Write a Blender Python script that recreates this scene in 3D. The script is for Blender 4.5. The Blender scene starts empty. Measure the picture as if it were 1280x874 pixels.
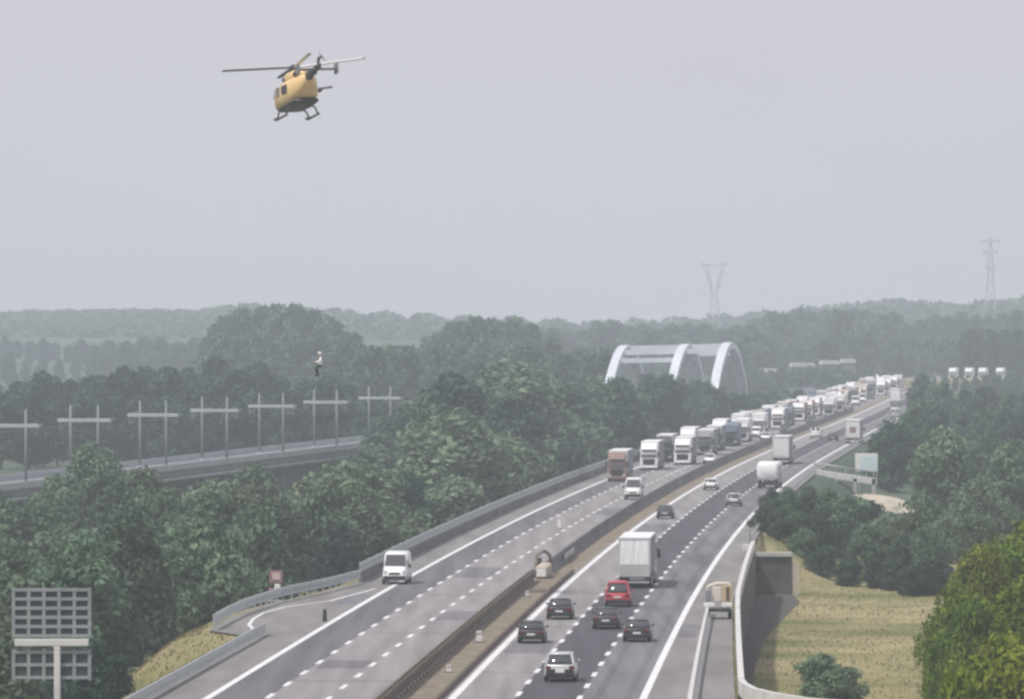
import bpy, math, random
import numpy as np
from mathutils import Vector, Matrix

rad = math.radians
S = bpy.context.scene
COL = S.collection

# ------------------------------------------------------------------ camera, light, exposure
F, YH, HC = 8130.0, 400.0, 21.0            # focal length in photo pixels, horizon row, eye height
cd = bpy.data.cameras.new('camera')
cam = bpy.data.objects.new('camera', cd); COL.objects.link(cam)
cam.location = (0, 0, HC); cam.rotation_euler = (rad(90), 0, 0)
cd.sensor_width = 36; cd.sensor_fit = 'HORIZONTAL'
cd.lens = F / 1280 * 36
cd.shift_y = -(437 - YH) / 1280
cd.clip_start = 1; cd.clip_end = 20000
S.camera = cam

SUN_DIR = Vector((-0.50, -0.42, 1.0)).normalized()      # towards the sun
SUN_EL = math.asin(SUN_DIR.z)
SUN_AZ = math.atan2(SUN_DIR.x, SUN_DIR.y)
w = bpy.data.worlds.new('World'); S.world = w; w.use_nodes = True
nt = w.node_tree; nt.nodes.clear()
sky = nt.nodes.new('ShaderNodeTexSky'); sky.sky_type = 'NISHITA'; sky.sun_disc = False
sky.sun_elevation = SUN_EL; sky.sun_rotation = SUN_AZ
sky.air_density = 1.0; sky.dust_density = 6.0; sky.ozone_density = 2.0
mix = nt.nodes.new('ShaderNodeMix'); mix.data_type = 'RGBA'
mix.inputs[0].default_value = 0.88
mix.inputs[7].default_value = (6.25, 6.18, 6.72, 1)       # the even pale cloud sheet over the whole sky
bg = nt.nodes.new('ShaderNodeBackground'); bg.inputs[1].default_value = 0.10
wo = nt.nodes.new('ShaderNodeOutputWorld')
cn = nt.nodes.new('ShaderNodeTexNoise'); cn.inputs['Scale'].default_value = 5.0; cn.inputs['Detail'].default_value = 3
cr_ = nt.nodes.new('ShaderNodeMapRange'); cr_.inputs[1].default_value = .35; cr_.inputs[2].default_value = .65; cr_.inputs[3].default_value = .101; cr_.inputs[4].default_value = .109
tcw = nt.nodes.new('ShaderNodeTexCoord'); mpw = nt.nodes.new('ShaderNodeMapping'); mpw.inputs['Scale'].default_value = (1, 1, 3)
nt.links.new(tcw.outputs['Generated'], mpw.inputs[0]); nt.links.new(mpw.outputs[0], cn.inputs['Vector'])
nt.links.new(cn.outputs['Fac'], cr_.inputs[0]); nt.links.new(cr_.outputs[0], bg.inputs[1])
nt.links.new(sky.outputs[0], mix.inputs[6]); nt.links.new(mix.outputs[2], bg.inputs[0])
nt.links.new(bg.outputs[0], wo.inputs[0])

sd = bpy.data.lights.new('sun', 'SUN'); sd.energy = 3.1; sd.angle = rad(3); sd.color = (1, 0.95, 0.88)
sun = bpy.data.objects.new('sun', sd); COL.objects.link(sun)
sun.rotation_euler = SUN_DIR.to_track_quat('Z', 'Y').to_euler()
sun.location = (0, 0, 60)

S.view_settings.view_transform = 'Standard'; S.view_settings.look = 'None'
S.view_settings.exposure = 0.05; S.view_settings.gamma = 1
S.view_settings.use_curve_mapping = False
S.render.engine = 'CYCLES'
cy = S.cycles
cy.use_denoising = True
cy.filter_width = 2.7
cy.max_bounces = 6; cy.diffuse_bounces = 3; cy.glossy_bounces = 2; cy.transmission_bounces = 3
cy.volume_bounces = 3; cy.transparent_max_bounces = 8
cy.sample_clamp_indirect = 5

# ------------------------------------------------------------------ helpers
rng = random.Random(7)
NP = np.random.default_rng(11)

def mat(name, col, rough=0.7, metal=0.0, var=0.0, scale=1.0, col2=None, detail=4, bump=0.0, coord='Object',
        stretch=None, spec=0.5, randvar=0.0):
    m = bpy.data.materials.new(name); m.use_nodes = True
    t = m.node_tree; b = t.nodes['Principled BSDF']
    b.inputs['Roughness'].default_value = rough; b.inputs['Metallic'].default_value = metal
    b.inputs['Specular IOR Level'].default_value = spec
    c = (*col, 1)
    b.inputs['Base Color'].default_value = c
    if col2 is None and var > 0:
        col2 = tuple(min(1, x * (1 + var)) for x in col); c = (*[x * (1 - var) for x in col], 1)
    if col2 is not None:
        tc = t.nodes.new('ShaderNodeTexCoord'); n = t.nodes.new('ShaderNodeTexNoise')
        n.inputs['Scale'].default_value = scale; n.inputs['Detail'].default_value = detail
        src = tc.outputs[coord]
        if coord == 'World':
            pass
        if stretch:
            mp = t.nodes.new('ShaderNodeMapping'); mp.inputs['Scale'].default_value = stretch
            t.links.new(src, mp.inputs[0]); src = mp.outputs[0]
        t.links.new(src, n.inputs['Vector'])
        r = t.nodes.new('ShaderNodeValToRGB')
        r.color_ramp.elements[0].position = 0.32; r.color_ramp.elements[0].color = c
        r.color_ramp.elements[1].position = 0.68; r.color_ramp.elements[1].color = (*col2, 1)
        t.links.new(n.outputs['Fac'], r.inputs[0])
        out = r.outputs[0]
        if randvar > 0:
            oi = t.nodes.new('ShaderNodeObjectInfo'); hs = t.nodes.new('ShaderNodeHueSaturation')
            mr = t.nodes.new('ShaderNodeMapRange'); mr.inputs[3].default_value = 1 - randvar; mr.inputs[4].default_value = 1 + randvar
            t.links.new(oi.outputs['Random'], mr.inputs[0]); t.links.new(mr.outputs[0], hs.inputs['Value'])
            mr2 = t.nodes.new('ShaderNodeMapRange'); mr2.inputs[3].default_value = 0.475; mr2.inputs[4].default_value = 0.525
            ml = t.nodes.new('ShaderNodeMath'); ml.operation = 'MULTIPLY'; ml.inputs[1].default_value = 7.31
            fr = t.nodes.new('ShaderNodeMath'); fr.operation = 'FRACT'
            t.links.new(oi.outputs['Random'], ml.inputs[0]); t.links.new(ml.outputs[0], fr.inputs[0])
            t.links.new(fr.outputs[0], mr2.inputs[0]); t.links.new(mr2.outputs[0], hs.inputs['Hue'])
            t.links.new(out, hs.inputs['Color']); out = hs.outputs[0]
        t.links.new(out, b.inputs['Base Color'])
        if bump > 0:
            bp = t.nodes.new('ShaderNodeBump'); bp.inputs['Strength'].default_value = bump
            t.links.new(n.outputs['Fac'], bp.inputs['Height']); t.links.new(bp.outputs[0], b.inputs['Normal'])
    return m

def leaf_mat(name, c1, c2, scale=0.38, trans=0.22, randvar=0.28):
    m = mat(name, c1, 0.65, col2=c2, scale=scale, detail=3, randvar=randvar, spec=0.25)
    t = m.node_tree; b = t.nodes['Principled BSDF']; o = t.nodes['Material Output']
    src = b.inputs['Base Color'].links[0].from_socket
    tr = t.nodes.new('ShaderNodeBsdfTranslucent'); mx = t.nodes.new('ShaderNodeMixShader')
    mx.inputs[0].default_value = trans
    t.links.new(src, tr.inputs[0]); t.links.new(b.outputs[0], mx.inputs[1]); t.links.new(tr.outputs[0], mx.inputs[2])
    t.links.new(mx.outputs[0], o.inputs[0])
    return m

class MB:
    """collects shapes and links them as ONE mesh object"""
    def __init__(s): s.v = []; s.f = []; s.m = []; s.sm = []
    def add(s, v, f, mi=0, smooth=False):
        o = len(s.v); s.v += [tuple(p) for p in v]
        for q in f:
            s.f.append(tuple(o + i for i in q)); s.m.append(mi); s.sm.append(smooth)
        return s
    def box(s, c, d, mi=0, rz=0.0, taper=1.0, bev=0.0):
        x, y, z = (k / 2 for k in d)
        if bev > 0:
            b = min(bev, x * .9, y * .9, z * .9); rings = []
            for (zz, ins) in ((-z, b), (-z + b, 0), (z - b, 0), (z, b)):
                X, Y = x - ins, y - ins
                rings.append([(X - b, -Y, zz), (X, -Y + b, zz), (X, Y - b, zz), (X - b, Y, zz),
                              (-X + b, Y, zz), (-X, Y - b, zz), (-X, -Y + b, zz), (-X + b, -Y, zz)])
            cs, sn = math.cos(rz), math.sin(rz)
            R = [[(c[0] + p[0] * cs - p[1] * sn, c[1] + p[0] * sn + p[1] * cs, c[2] + p[2]) for p in r] for r in rings]
            return s.loft(R, mi)
        v = [(-x, -y, -z), (x, -y, -z), (x, y, -z), (-x, y, -z), (-x * taper, -y * taper, z), (x * taper, -y * taper, z), (x * taper, y * taper, z), (-x * taper, y * taper, z)]
        cs, sn = math.cos(rz), math.sin(rz)
        v = [(c[0] + p[0] * cs - p[1] * sn, c[1] + p[0] * sn + p[1] * cs, c[2] + p[2]) for p in v]
        return s.add(v, [(0, 3, 2, 1), (4, 5, 6, 7), (0, 1, 5, 4), (1, 2, 6, 5), (2, 3, 7, 6), (3, 0, 4, 7)], mi)
    def loft(s, rings, mi=0, smooth=False, caps=True):
        n = len(rings[0]); v = [p for r in rings for p in r]; f = []
        for i in range(len(rings) - 1):
            for j in range(n):
                a, b = i * n + j, i * n + (j + 1) % n
                f.append((a, b, b + n, a + n))
        if caps:
            f.append(tuple(range(n - 1, -1, -1))); f.append(tuple((len(rings) - 1) * n + j for j in range(n)))
        return s.add(v, f, mi, smooth)
    def tube(s, pts, r, n=8, mi=0, smooth=True, r2=None):
        pts = [Vector(p) for p in pts]; rings = []
        for i, p in enumerate(pts):
            a = pts[max(0, i - 1)]; b = pts[min(len(pts) - 1, i + 1)]
            d = (b - a).normalized()
            u = d.cross(Vector((0, 0, 1)))
            if u.length < 1e-3: u = Vector((1, 0, 0))
            u.normalize(); q = d.cross(u)
            k = i / max(1, len(pts) - 1); rr = r if r2 is None else r + (r2 - r) * k
            rings.append([p + rr * (math.cos(2 * math.pi * j / n) * u + math.sin(2 * math.pi * j / n) * q) for j in range(n)])
        return s.loft(rings, mi, smooth)
    def bar(s, a, b, t, mi=0):
        return s.tube([a, b], t, 4, mi, False)
    def build(s, name, mats, parent=None, loc=None):
        me = bpy.data.meshes.new(name); me.from_pydata(s.v, [], s.f)
        if not isinstance(mats, (list, tuple)): mats = [mats]
        for m in mats: me.materials.append(m)
        me.polygons.foreach_set('material_index', s.m); me.polygons.foreach_set('use_smooth', s.sm)
        me.update()
        o = bpy.data.objects.new(name, me); COL.objects.link(o)
        if parent is not None: o.parent = parent
        if loc is not None: o.location = loc
        return o

def tag(o, label=None, cat=None, group=None, kind=None):
    if label: o['label'] = label
    if cat: o['category'] = cat
    if group: o['group'] = group
    if kind: o['kind'] = kind
    return o
def thing(name, label, cat, loc=(0, 0, 0), rz=0.0, group=None):
    o = bpy.data.objects.new(name, None); COL.objects.link(o)
    o.location = loc; o.rotation_euler = (0, 0, rz); o.empty_display_size = 0.3
    return tag(o, label, cat, group)
KIDS = {}
def kids(o): return list(o.children)
def dup(o, parent=None):
    c = o.copy(); COL.objects.link(c)
    if parent is not None: c.parent = parent
    for k in kids(o): dup(k, c)
    return c

def at(px, py, Y):
    return Vector(((px - 640) * Y / F, Y, HC - (py - YH) * Y / F))

# ------------------------------------------------------------------ the line of the road
_ky = [-400, 300, 450, 600, 750, 1000, 1300, 1700, 2000, 2300, 2600, 3000, 8000]
_ks = [.045, .045, .0495, .0585, .0680, .0850, .0890, .0830, .0860, .1150, .1400, .1600, .1600]
_YT = np.arange(-400, 8001, 5.0)
_ST = np.interp(_YT, _ky, _ks)
_XT = np.concatenate([[0], np.cumsum((_ST[1:] + _ST[:-1]) / 2 * 5)])
_XT = _XT - np.interp(360.2, _YT, _XT) - 3.35
def R0(Y): return float(np.interp(Y, _YT, _XT))
def slope(Y): return float(np.interp(Y, _YT, _ST))
def head(Y): return -math.atan(slope(Y))
def P(off, Y, z=0.0): return Vector((R0(Y) + off, Y, z))
LL, LD1, LD2, LIN = -13.6, -10.3, -6.85, -3.0         # left carriageway: edge line, dashes, barrier
RD1, RD2, RL = 3.5, 7.05, 10.6
def LB(Y):   # outer limit of the paved left side
    return float(np.interp(Y, [-400, 432, 440, 462, 482, 502, 520, 8000], [-17.0, -17.0, -21.0, -21.2, -20.4, -18.2, -17.0, -17.0]))
def RB(Y):
    return float(np.interp(Y, [-400, 300, 345, 480, 600, 8000], [17.0, 16.6, 15.95, 13.8, 12.9, 12.9]))

def sstep(t):
    t = min(1, max(0, t)); return t * t * (3 - 2 * t)
def hill(X, Y):
    a = X / max(Y, 1) * F + 640
    top = float(np.interp(a, [-2000, 0, 200, 330, 480, 640, 760, 900, 1000, 1120, 1200, 1280, 3000],
                          [30, 29, 29, 26, 22, 20, 17, 20, 24, 30, 27, 31, 34]))
    h = sstep((Y - 2300) / 2000) * top
    return h + sstep((Y - 2000) / 1500) * 1.5 * math.sin(X * .013 + Y * .004)
def ground_z(X, Y):
    off = X - R0(Y); lb, rb = LB(Y), RB(Y)
    h = hill(X, Y)
    if lb <= off <= rb: return -0.12 + h * sstep((Y - 2300) / 400)
    if off < lb:
        t = sstep((lb - off - 0.4) / 10.0)
        return -0.12 - 5.9 * t + h + t * 0.35 * math.sin(X * .21) * math.cos(Y * .05)
    if Y < 606:
        z = -0.12 - 4.4 * (1 if off - rb > 0.2 else 0)
        return z + 1.4 * sstep((off - rb - 14) / 25)
    t = sstep((off - rb - 0.4) / 9.0) if Y > 640 else (1 if off - rb > 0.2 else 0) * (1 - (Y - 606) / 34) + sstep((off - rb - 0.4) / 9.0) * ((Y - 606) / 34)
    return -0.12 - 4.4 * t + h + 1.4 * sstep((off - rb - 14) / 25) * max(0, 1 - (Y - 606) / 100)

# ------------------------------------------------------------------ materials
M = {}
M['ground'] = mat('dry_grass_soil', (.135, .150, .055), .95, col2=(.34, .285, .165), scale=.085, detail=9, bump=.3, spec=.1)
M['meadow'] = mat('meadow', (.05, .08, .055), .95, col2=(.09, .12, .085), scale=.03, detail=8, spec=.1)
M['asph_light'] = mat('worn_asphalt', (.205, .193, .198), .85, col2=(.295, .28, .286), scale=.8, stretch=(1, .03, 1), spec=.3)
M['asph_mid'] = mat('grey_asphalt', (.124, .118, .136), .85, col2=(.198, .19, .212), scale=.8, stretch=(1, .03, 1), spec=.3)
M['asph_dark'] = mat('fresh_asphalt', (.052, .051, .064), .8, col2=(.085, .083, .10), scale=.8, stretch=(1, .03, 1), spec=.3)
M['asph_track'] = mat('tyre_worn_asphalt', (.095, .092, .105), .85, col2=(.16, .155, .17), scale=.8, stretch=(1, .03, 1), spec=.3)
M['shoulder'] = mat('shoulder_asphalt', (.172, .163, .161), .9, col2=(.245, .234, .231), scale=.5, stretch=(1, .1, 1), spec=.3)
M['paint'] = mat('road_paint', (.60, .60, .62), .6, col2=(.82, .82, .84), scale=1.2)
M['dirt'] = mat('median_dirt', (.16, .135, .105), .95, col2=(.28, .24, .19), scale=.7, spec=.1)
M['steel'] = mat('galvanised_steel', (.42, .45, .46), .5, .5, var=.15, scale=1.2)
M['rust'] = mat('weathering_steel', (.085, .062, .045), .8, .1, col2=(.15, .115, .085), scale=.7)
M['conc_dark'] = mat('weathered_shaded_concrete', (.10, .10, .105), .9, col2=(.17, .165, .17), scale=.5, stretch=(1, .2, 1))  # dark weathered concrete, with shade on the barrier faces put into its colour
M['conc'] = mat('concrete', (.34, .335, .33), .9, col2=(.45, .44, .43), scale=.5)
M['conc_pale'] = mat('pale_concrete', (.50, .50, .49), .85, col2=(.62, .61, .6), scale=.6)
M['conc_shade'] = mat('shaded_concrete', (.045, .05, .047), .95, col2=(.085, .09, .085), scale=.4)  # shade on the retaining and wing walls put into a dark concrete
M['gravel'] = mat('dark_gravel', (.075, .07, .07), .95, col2=(.115, .105, .10), scale=.8, spec=.1)
M['sand'] = mat('sand', (.40, .36, .29), .95, col2=(.52, .47, .39), scale=.4, spec=.1)
M['rail_wall'] = mat('viaduct_concrete', (.15, .16, .175), .9, col2=(.21, .22, .235), scale=.15)
M['rail_cap'] = mat('viaduct_parapet', (.34, .36, .395), .8, col2=(.43, .45, .48), scale=.2)
M['mast'] = mat('catenary_steel', (.21, .23, .25), .6, .2, var=.1, scale=.5)
M['bridge_white'] = mat('arch_white_paint', (.58, .62, .69), .5, col2=(.68, .72, .79), scale=.2)
M['pylon'] = mat('pylon_steel', (.42, .42, .43), .6, .3, var=.1, scale=.1)
M['bark'] = mat('bark', (.06, .05, .04), .95, col2=(.11, .095, .08), scale=2)
M['shed'] = mat('pale_sheet_roof', (.42, .42, .42), .6, col2=(.52, .52, .52), scale=.2)
M['leaf_a'] = leaf_mat('leaf_mid_green', (.030, .072, .040), (.125, .20, .118))
M['leaf_b'] = leaf_mat('leaf_dark_green', (.016, .048, .038), (.062, .115, .085))
M['leaf_t'] = leaf_mat('leaf_blue_green', (.026, .068, .046), (.115, .190, .125), scale=.3)
M['leaf_c'] = leaf_mat('leaf_olive', (.066, .112, .064), (.195, .27, .175))
M['leaf_d'] = leaf_mat('leaf_lime', (.060, .110, .006), (.205, .255, .030), randvar=.08)
M['leaf_e'] = leaf_mat('leaf_yellow_green', (.11, .16, .006), (.235, .275, .028), randvar=.05)
M['grass'] = leaf_mat('grass_blades', (.16, .155, .07), (.33, .28, .15), scale=.3, randvar=0)
M['white'] = mat('white_paint', (.80, .80, .81), .35, col2=(.86, .86, .87), scale=.7)
M['offwhite'] = mat('dusty_white_tarpaulin', (.66, .65, .66), .55, col2=(.76, .75, .76), scale=.5)
M['cream'] = mat('cream_paint', (.60, .55, .48), .5, col2=(.68, .63, .56), scale=1)
M['blue_tarp'] = mat('blue_grey_tarpaulin', (.16, .21, .28), .6, col2=(.21, .26, .33), scale=.4)
M['red_tarp'] = mat('faded_red_tarpaulin', (.34, .17, .16), .6, col2=(.42, .24, .22), scale=.4)
M['grey_matt'] = mat('matt_grey', (.17, .175, .195), .6, col2=(.23, .235, .255), scale=.4)
M['silver'] = mat('silver_paint', (.50, .51, .53), .35, .3, col2=(.56, .57, .59), scale=1)
M['black_car'] = mat('black_paint', (.016, .017, .021), .3, col2=(.025, .026, .03), scale=1)
M['dark_car'] = mat('charcoal_paint', (.03, .032, .038), .35, col2=(.045, .047, .052), scale=1)
M['blue_car'] = mat('slate_blue_paint', (.06, .075, .105), .35, col2=(.075, .09, .12), scale=1)
M['red'] = mat('red_paint', (.42, .035, .055), .4, col2=(.50, .05, .075), scale=1)
M['brown_cab'] = mat('dull_red_paint', (.22, .13, .12), .5, col2=(.29, .18, .165), scale=1)
M['green_cab'] = mat('dark_green_paint', (.03, .05, .05), .45, col2=(.045, .065, .065), scale=1)
M['glass'] = mat('dark_glass', (.045, .05, .056), .06, spec=1.0, var=.2, scale=3)
M['plastic'] = mat('black_plastic', (.018, .018, .02), .6, var=.2, scale=3)
M['tyre'] = mat('tyre_rubber', (.012, .012, .013), .85, var=.2, scale=4)
M['rim'] = mat('alloy_rim', (.35, .35, .36), .35, .7, var=.1, scale=4)
M['lamp_red'] = mat('red_lens', (.13, .012, .012), .25, var=.1, scale=5)
M['lamp_clear'] = mat('clear_lens', (.6, .62, .65), .15, var=.1, scale=5)
M['plate'] = mat('number_plate_white', (.72, .72, .70), .5, var=.05, scale=5)
M['heli_yellow'] = mat('yellow_paint', (.74, .52, .24), .4, col2=(.80, .58, .30), scale=.8)
M['heli_dark'] = mat('charcoal_metal', (.035, .034, .036), .5, .2, var=.2, scale=2)
M['heli_glass'] = mat('cockpit_glass', (.16, .16, .13), .12, spec=.6, var=.15, scale=2)
M['blade'] = mat('rotor_blade_grey', (.16, .16, .17), .5, var=.1, scale=1)
M['blade_lit'] = mat('rotor_blade_lit', (.80, .80, .82), .4, var=.04, scale=1)  # pale tone for the blades that catch the light
M['sign_grey'] = mat('sign_frame_aluminium', (.24, .27, .285), .5, .3, col2=(.32, .35, .365), scale=1)
M['sign_back'] = mat('sign_back_dark', (.045, .055, .060), .6, .1, var=.2, scale=1)
M['sign_pale'] = mat('pale_blue_sign', (.50, .62, .66), .5, col2=(.58, .70, .73), scale=1)
M['pinkish'] = mat('faded_red_white_board', (.50, .38, .36), .6, col2=(.60, .48, .46), scale=2)
M['teal_glass'] = mat('green_tinted_panel', (.33, .45, .44), .25, col2=(.45, .56, .55), scale=1)
M['amber'] = mat('amber_paint', (.50, .40, .24), .5, var=.1, scale=2)
M['skin'] = mat('skin', (.45, .28, .2), .6, var=.08, scale=6)
M['jacket'] = mat('white_jacket', (.80, .80, .82), .8, var=.05, scale=6)
M['trousers'] = mat('dark_trousers', (.018, .026, .026), .85, var=.2, scale=6)
M['helmet'] = mat('helmet_shell', (.05, .055, .05), .4, var=.1, scale=4)

# ------------------------------------------------------------------ the ground, roads, markings
YS = list(np.arange(-250, 300, 50)) + list(np.arange(300, 700, 6)) + list(np.arange(700, 1400, 20)) + list(np.arange(1400, 4600, 60)) + [4620]
def build_ground():
    lo = [-1500, -1100, -700, -500, -350, -260, -200, -150, -110, -85, -65, -50, -40, -32, -26, -21, -17, -14, -12, -10, -8.5, -7, -5.5, -4, -2.8, -1.6, -.8, -.4, 0]
    ro = [0, .19, .22, .6, 1.4, 2.6, 4, 5.5, 7, 8.5, 10, 12, 15, 19, 24, 30, 38, 50, 65, 85, 110, 150, 200, 260, 350, 500, 700, 1100, 1500]
    v, f = [], []
    n = len(lo) + len(ro)
    for Y in YS:
        for a in lo:
            X = R0(Y) + LB(Y) + a if a > -400 else a + 0.3 * R0(Y)
            v.append((X, Y, ground_z(X, Y)))
        for a in ro:
            X = R0(Y) + RB(Y) + a if a < 400 else a + R0(Y)
            v.append((X, Y, ground_z(X, Y)))
    for i in range(len(YS) - 1):
        for j in range(n - 1):
            a = i * n + j; f.append((a, a + 1, a + n + 1, a + n))
    nr = [q for q in f if v[q[0]][1] < 700 and -75 < v[q[0]][0] - R0(v[q[0]][1]) < 75]; fr = set(nr)
    for nm, fs in (('ground', nr), ('meadow', [q for q in f if q not in fr])):
        m = MB(); m.add(v, fs, 0, True); tag(m.build(nm, M[nm]), kind='structure')
build_ground()

RY = list(np.arange(-250, 300, 50)) + list(np.arange(300, 1500, 10)) + list(np.arange(1500, 2900, 25))
def ribbon(m, o1, o2, z, y1=-250, y2=2900, mi=0):
    f1 = o1 if callable(o1) else (lambda Y: o1); f2 = o2 if callable(o2) else (lambda Y: o2)
    ys = [y1] + [y for y in RY if y1 < y < y2] + [y2]
    v = []
    for Y in ys:
        h = hill(R0(Y), Y) * sstep((Y - 2300) / 400) + z
        v += [P(f1(Y), Y, h), P(f2(Y), Y, h)]
    m.add(v, [(2 * i, 2 * i + 1, 2 * i + 3, 2 * i + 2) for i in range(len(ys) - 1)], mi)

m = MB()
ribbon(m, LB, LL, 0, mi=0); ribbon(m, LL, LD1, 0, mi=1); ribbon(m, LD1, LD2, 0, mi=2); ribbon(m, LD2, LIN, 0, mi=2)
tag(m.build('oncoming_carriageway', [M['shoulder'], M['asph_track'], M['asph_light']]), kind='structure')
m = MB(); ribbon(m, LIN, -0.45, 0.004)
tag(m.build('central_reservation', M['dirt']), kind='structure')
m = MB()
ribbon(m, -0.45, RD1, 0, mi=0); ribbon(m, RD1, RD2, 0, mi=1); ribbon(m, RD2, RL, 0, mi=2); ribbon(m, RL, RB, 0, mi=3)
tag(m.build('carriageway', [M['asph_light'], M['asph_dark'], M['asph_mid'], M['shoulder']]), kind='structure')
M['wear_mid'] = mat('tyre_worn_grey', (.119, .114, .13), .8, col2=(.188, .18, .202), scale=.8, stretch=(1, .03, 1), spec=.3)
M['wear_light'] = mat('tyre_worn_light', (.188, .178, .183), .8, col2=(.278, .265, .27), scale=.8, stretch=(1, .03, 1), spec=.3)
m = MB()
for o, mi in ((RD2 + .95, 0), (RD2 + 2.7, 0), (LD1 + .9, 1), (LD1 + 2.6, 1), (LD2 + .95, 1), (LD2 + 2.75, 1), (.85, 1), (2.65, 1)):
    ribbon(m, o - .42, o + .42, .0022, mi=mi)
    if mi == 0: ribbon(m, o - .2, o + .2, .0036, mi=2)
for Y, o1, o2, L_, mi in ((392, LD1 + .3, LD2 - .3, 9, 3), (455, LD2 + .2, LIN - .5, 14, 3), (530, LD1 + .2, LD2 - .2, 22, 3), (610, LL + .3, LD1 - .3, 12, 2), (410, .4, RD1 - .3, 16, 3), (560, RD2 + .3, RL - .4, 24, 2), (640, .4, RD1 - .3, 30, 3), (470, RD2 + .3, RL - .5, 8, 2), (700, LD2 + .2, LIN - .4, 26, 3), (430, RL + .3, RL + 1.6, 18, 3), (480, LL - 2.2, LL - .4, 16, 3)):
    ribbon(m, o1, o2, .0045, Y, Y + L_, mi)
for Y in (378, 436, 497, 575, 655, 742, 830):      # transverse joints
    ribbon(m, LL - 2.5, LIN - .3, .0048, Y, Y + .5, 2); ribbon(m, .3, RL + 1.5, .0048, Y + 9, Y + 9.45, 2)
tag(m.build('road_wear', [M['wear_mid'], M['wear_light'], M['asph_track'], M['asph_mid']]), kind='structure')
m = MB()
for o in (LL, 0.0, RL): ribbon(m, o - .21, o + .21, 0.006)
for o, ph in ((LD1, 3.0), (LD2, 0.0), (RD1, 5.0), (RD2, 1.0)):
    y = 250 + ph
    while y < 1700:
        ribbon(m, o - .15, o + .15, 0.006, y, y + 4.5); y += 12.0
# the layby's painted edge
ys = [438, 448, 457, 466, 475, 481, 486, 497, 508]; of = [-17.6, -19.0, -19.5, -19.6, -18.9, -17.7, -16.4, -15.5, -14.6]
v = []
for Y, o in zip(ys, of): v += [P(o - .12, Y, .006), P(o + .12, Y, .006)]
m.add(v, [(2 * i, 2 * i + 1, 2 * i + 3, 2 * i + 2) for i in range(len(ys) - 1)])
tag(m.build('road_markings', M['paint']), kind='structure')

# dark yard and sand bank below the right side
def patch(name, mt, pts, z):
    m = MB(); m.add([(p[0], p[1], z) for p in pts], [tuple(range(len(pts)))]); return tag(m.build(name, mt), kind='structure')
zy = -4.47
yard = [(925, 741), (988, 741), (1000, 752), (980, 772), (955, 800), (944, 832), (940, 874), (960, 930), (915, 930)]
patch('gravel_yard', M['gravel'], [((px - 640) * F * (HC - zy) / (py - YH) / F, F * (HC - zy) / (py - YH)) for px, py in yard], zy)

# ------------------------------------------------------------------ barriers
def sweep(m, ys, offs, prof, mi=0):
    """prof: closed (lateral, height) outline swept along the road"""
    rings = [[P(o + a, y, b) for a, b in prof] for y, o in zip(ys, offs)]
    m.loft(rings, mi)
def beam_prof(d, z): return [(d, z - .16), (d + .06, z - .1), (d, z), (d + .06, z + .1), (d, z + .16), (d - .05, z + .16), (d - .05, z - .16)]
def guardrail(label, ys, offs, mt, h=.75, step=4.0, double=False, rails=1, name='guardrail', group=None, post_mt=None):
    Y0 = ys[0]
    t = thing(name, label, 'guardrail', P(offs[0], Y0), 0, group)
    dy = np.arange(ys[0], ys[-1], 6.0); dy = list(dy) + [ys[-1]]
    do = [float(np.interp(y, ys, offs)) for y in dy]
    sides = (.14, -.14) if double else (.1,)
    for sd_ in sides:
        for k in range(rails):
            m = MB(); sweep(m, dy, do, beam_prof(sd_, h - .17 - .36 * k))
            o = m.build('rail', mt, t); o.location = -t.location
    n = 0; y = ys[0] + .5; pm = None
    while y < ys[-1] and n < 99:
        if pm is None:
            m = MB(); m.box((0, 0, h / 2 - .1), (.12, .1, h + .2)); pm = m.build('post', post_mt or mt, t); o = pm
        else:
            o = pm.copy(); COL.objects.link(o); o.parent = t
        o.location = P(float(np.interp(y, ys, offs)), y) - t.location
        y += step; n += 1
    return t
def wall_barrier(label, ys, offs, h, prof, mt, rail_mt=None, name='concrete_barrier', rail_h=.9, step=12):
    t = thing(name, label, 'barrier', P(offs[0], ys[0]))
    dy = list(np.arange(ys[0], ys[-1], 8.0)) + [ys[-1]]
    do = [float(np.interp(y, ys, offs)) for y in dy]
    m = MB(); sweep(m, dy, do, prof); o = m.build('wall', mt, t); o.location = -t.location
    if rail_mt:
        for k, zz in enumerate((h + .22, h + .62)):
            m = MB(); sweep(m, dy, do, [(-.06, zz - .15), (.06, zz - .15), (.06, zz + .15), (-.06, zz + .15)]); o = m.build('rail', rail_mt, t); o.location = -t.location
        y = ys[0] + 1; pm = None; n = 0
        while y < ys[-1] and n < 98:
            if pm is None:
                m = MB(); m.box((-.12, 0, h + .4), (.1, .12, .85)); pm = m.build('post', rail_mt, t); o = pm
            else: o = pm.copy(); COL.objects.link(o); o.parent = t
            o.location = P(float(np.interp(y, ys, offs)), y) - t.location; y += step; n += 1
    return t
JERSEY = lambda h: [(-.3, 0), (.3, 0), (.22, .12), (.1, .35), (.08, h), (-.08, h), (-.1, .35), (-.22, .12)]
guardrail('steel guardrail beside tan grassy bank, ending at the layby', [290, 434], [-16.7, -16.7], M['steel'], .85, 4, rails=2)
guardrail('steel guardrail curving behind the layby at the left', [440, 452, 466, 484, 502, 518], [-20.7, -20.9, -20.8, -20.0, -17.9, -16.7], M['steel'], 1.1, 3, rails=2)
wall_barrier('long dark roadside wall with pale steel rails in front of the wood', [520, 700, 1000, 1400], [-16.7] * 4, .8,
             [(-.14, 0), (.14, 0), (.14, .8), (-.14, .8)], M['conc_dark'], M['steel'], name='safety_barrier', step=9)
guardrail('rust brown guardrail along the near central reservation', [290, 524], [LIN, LIN], M['rust'], .95, 3, double=True, rails=2)
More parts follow.
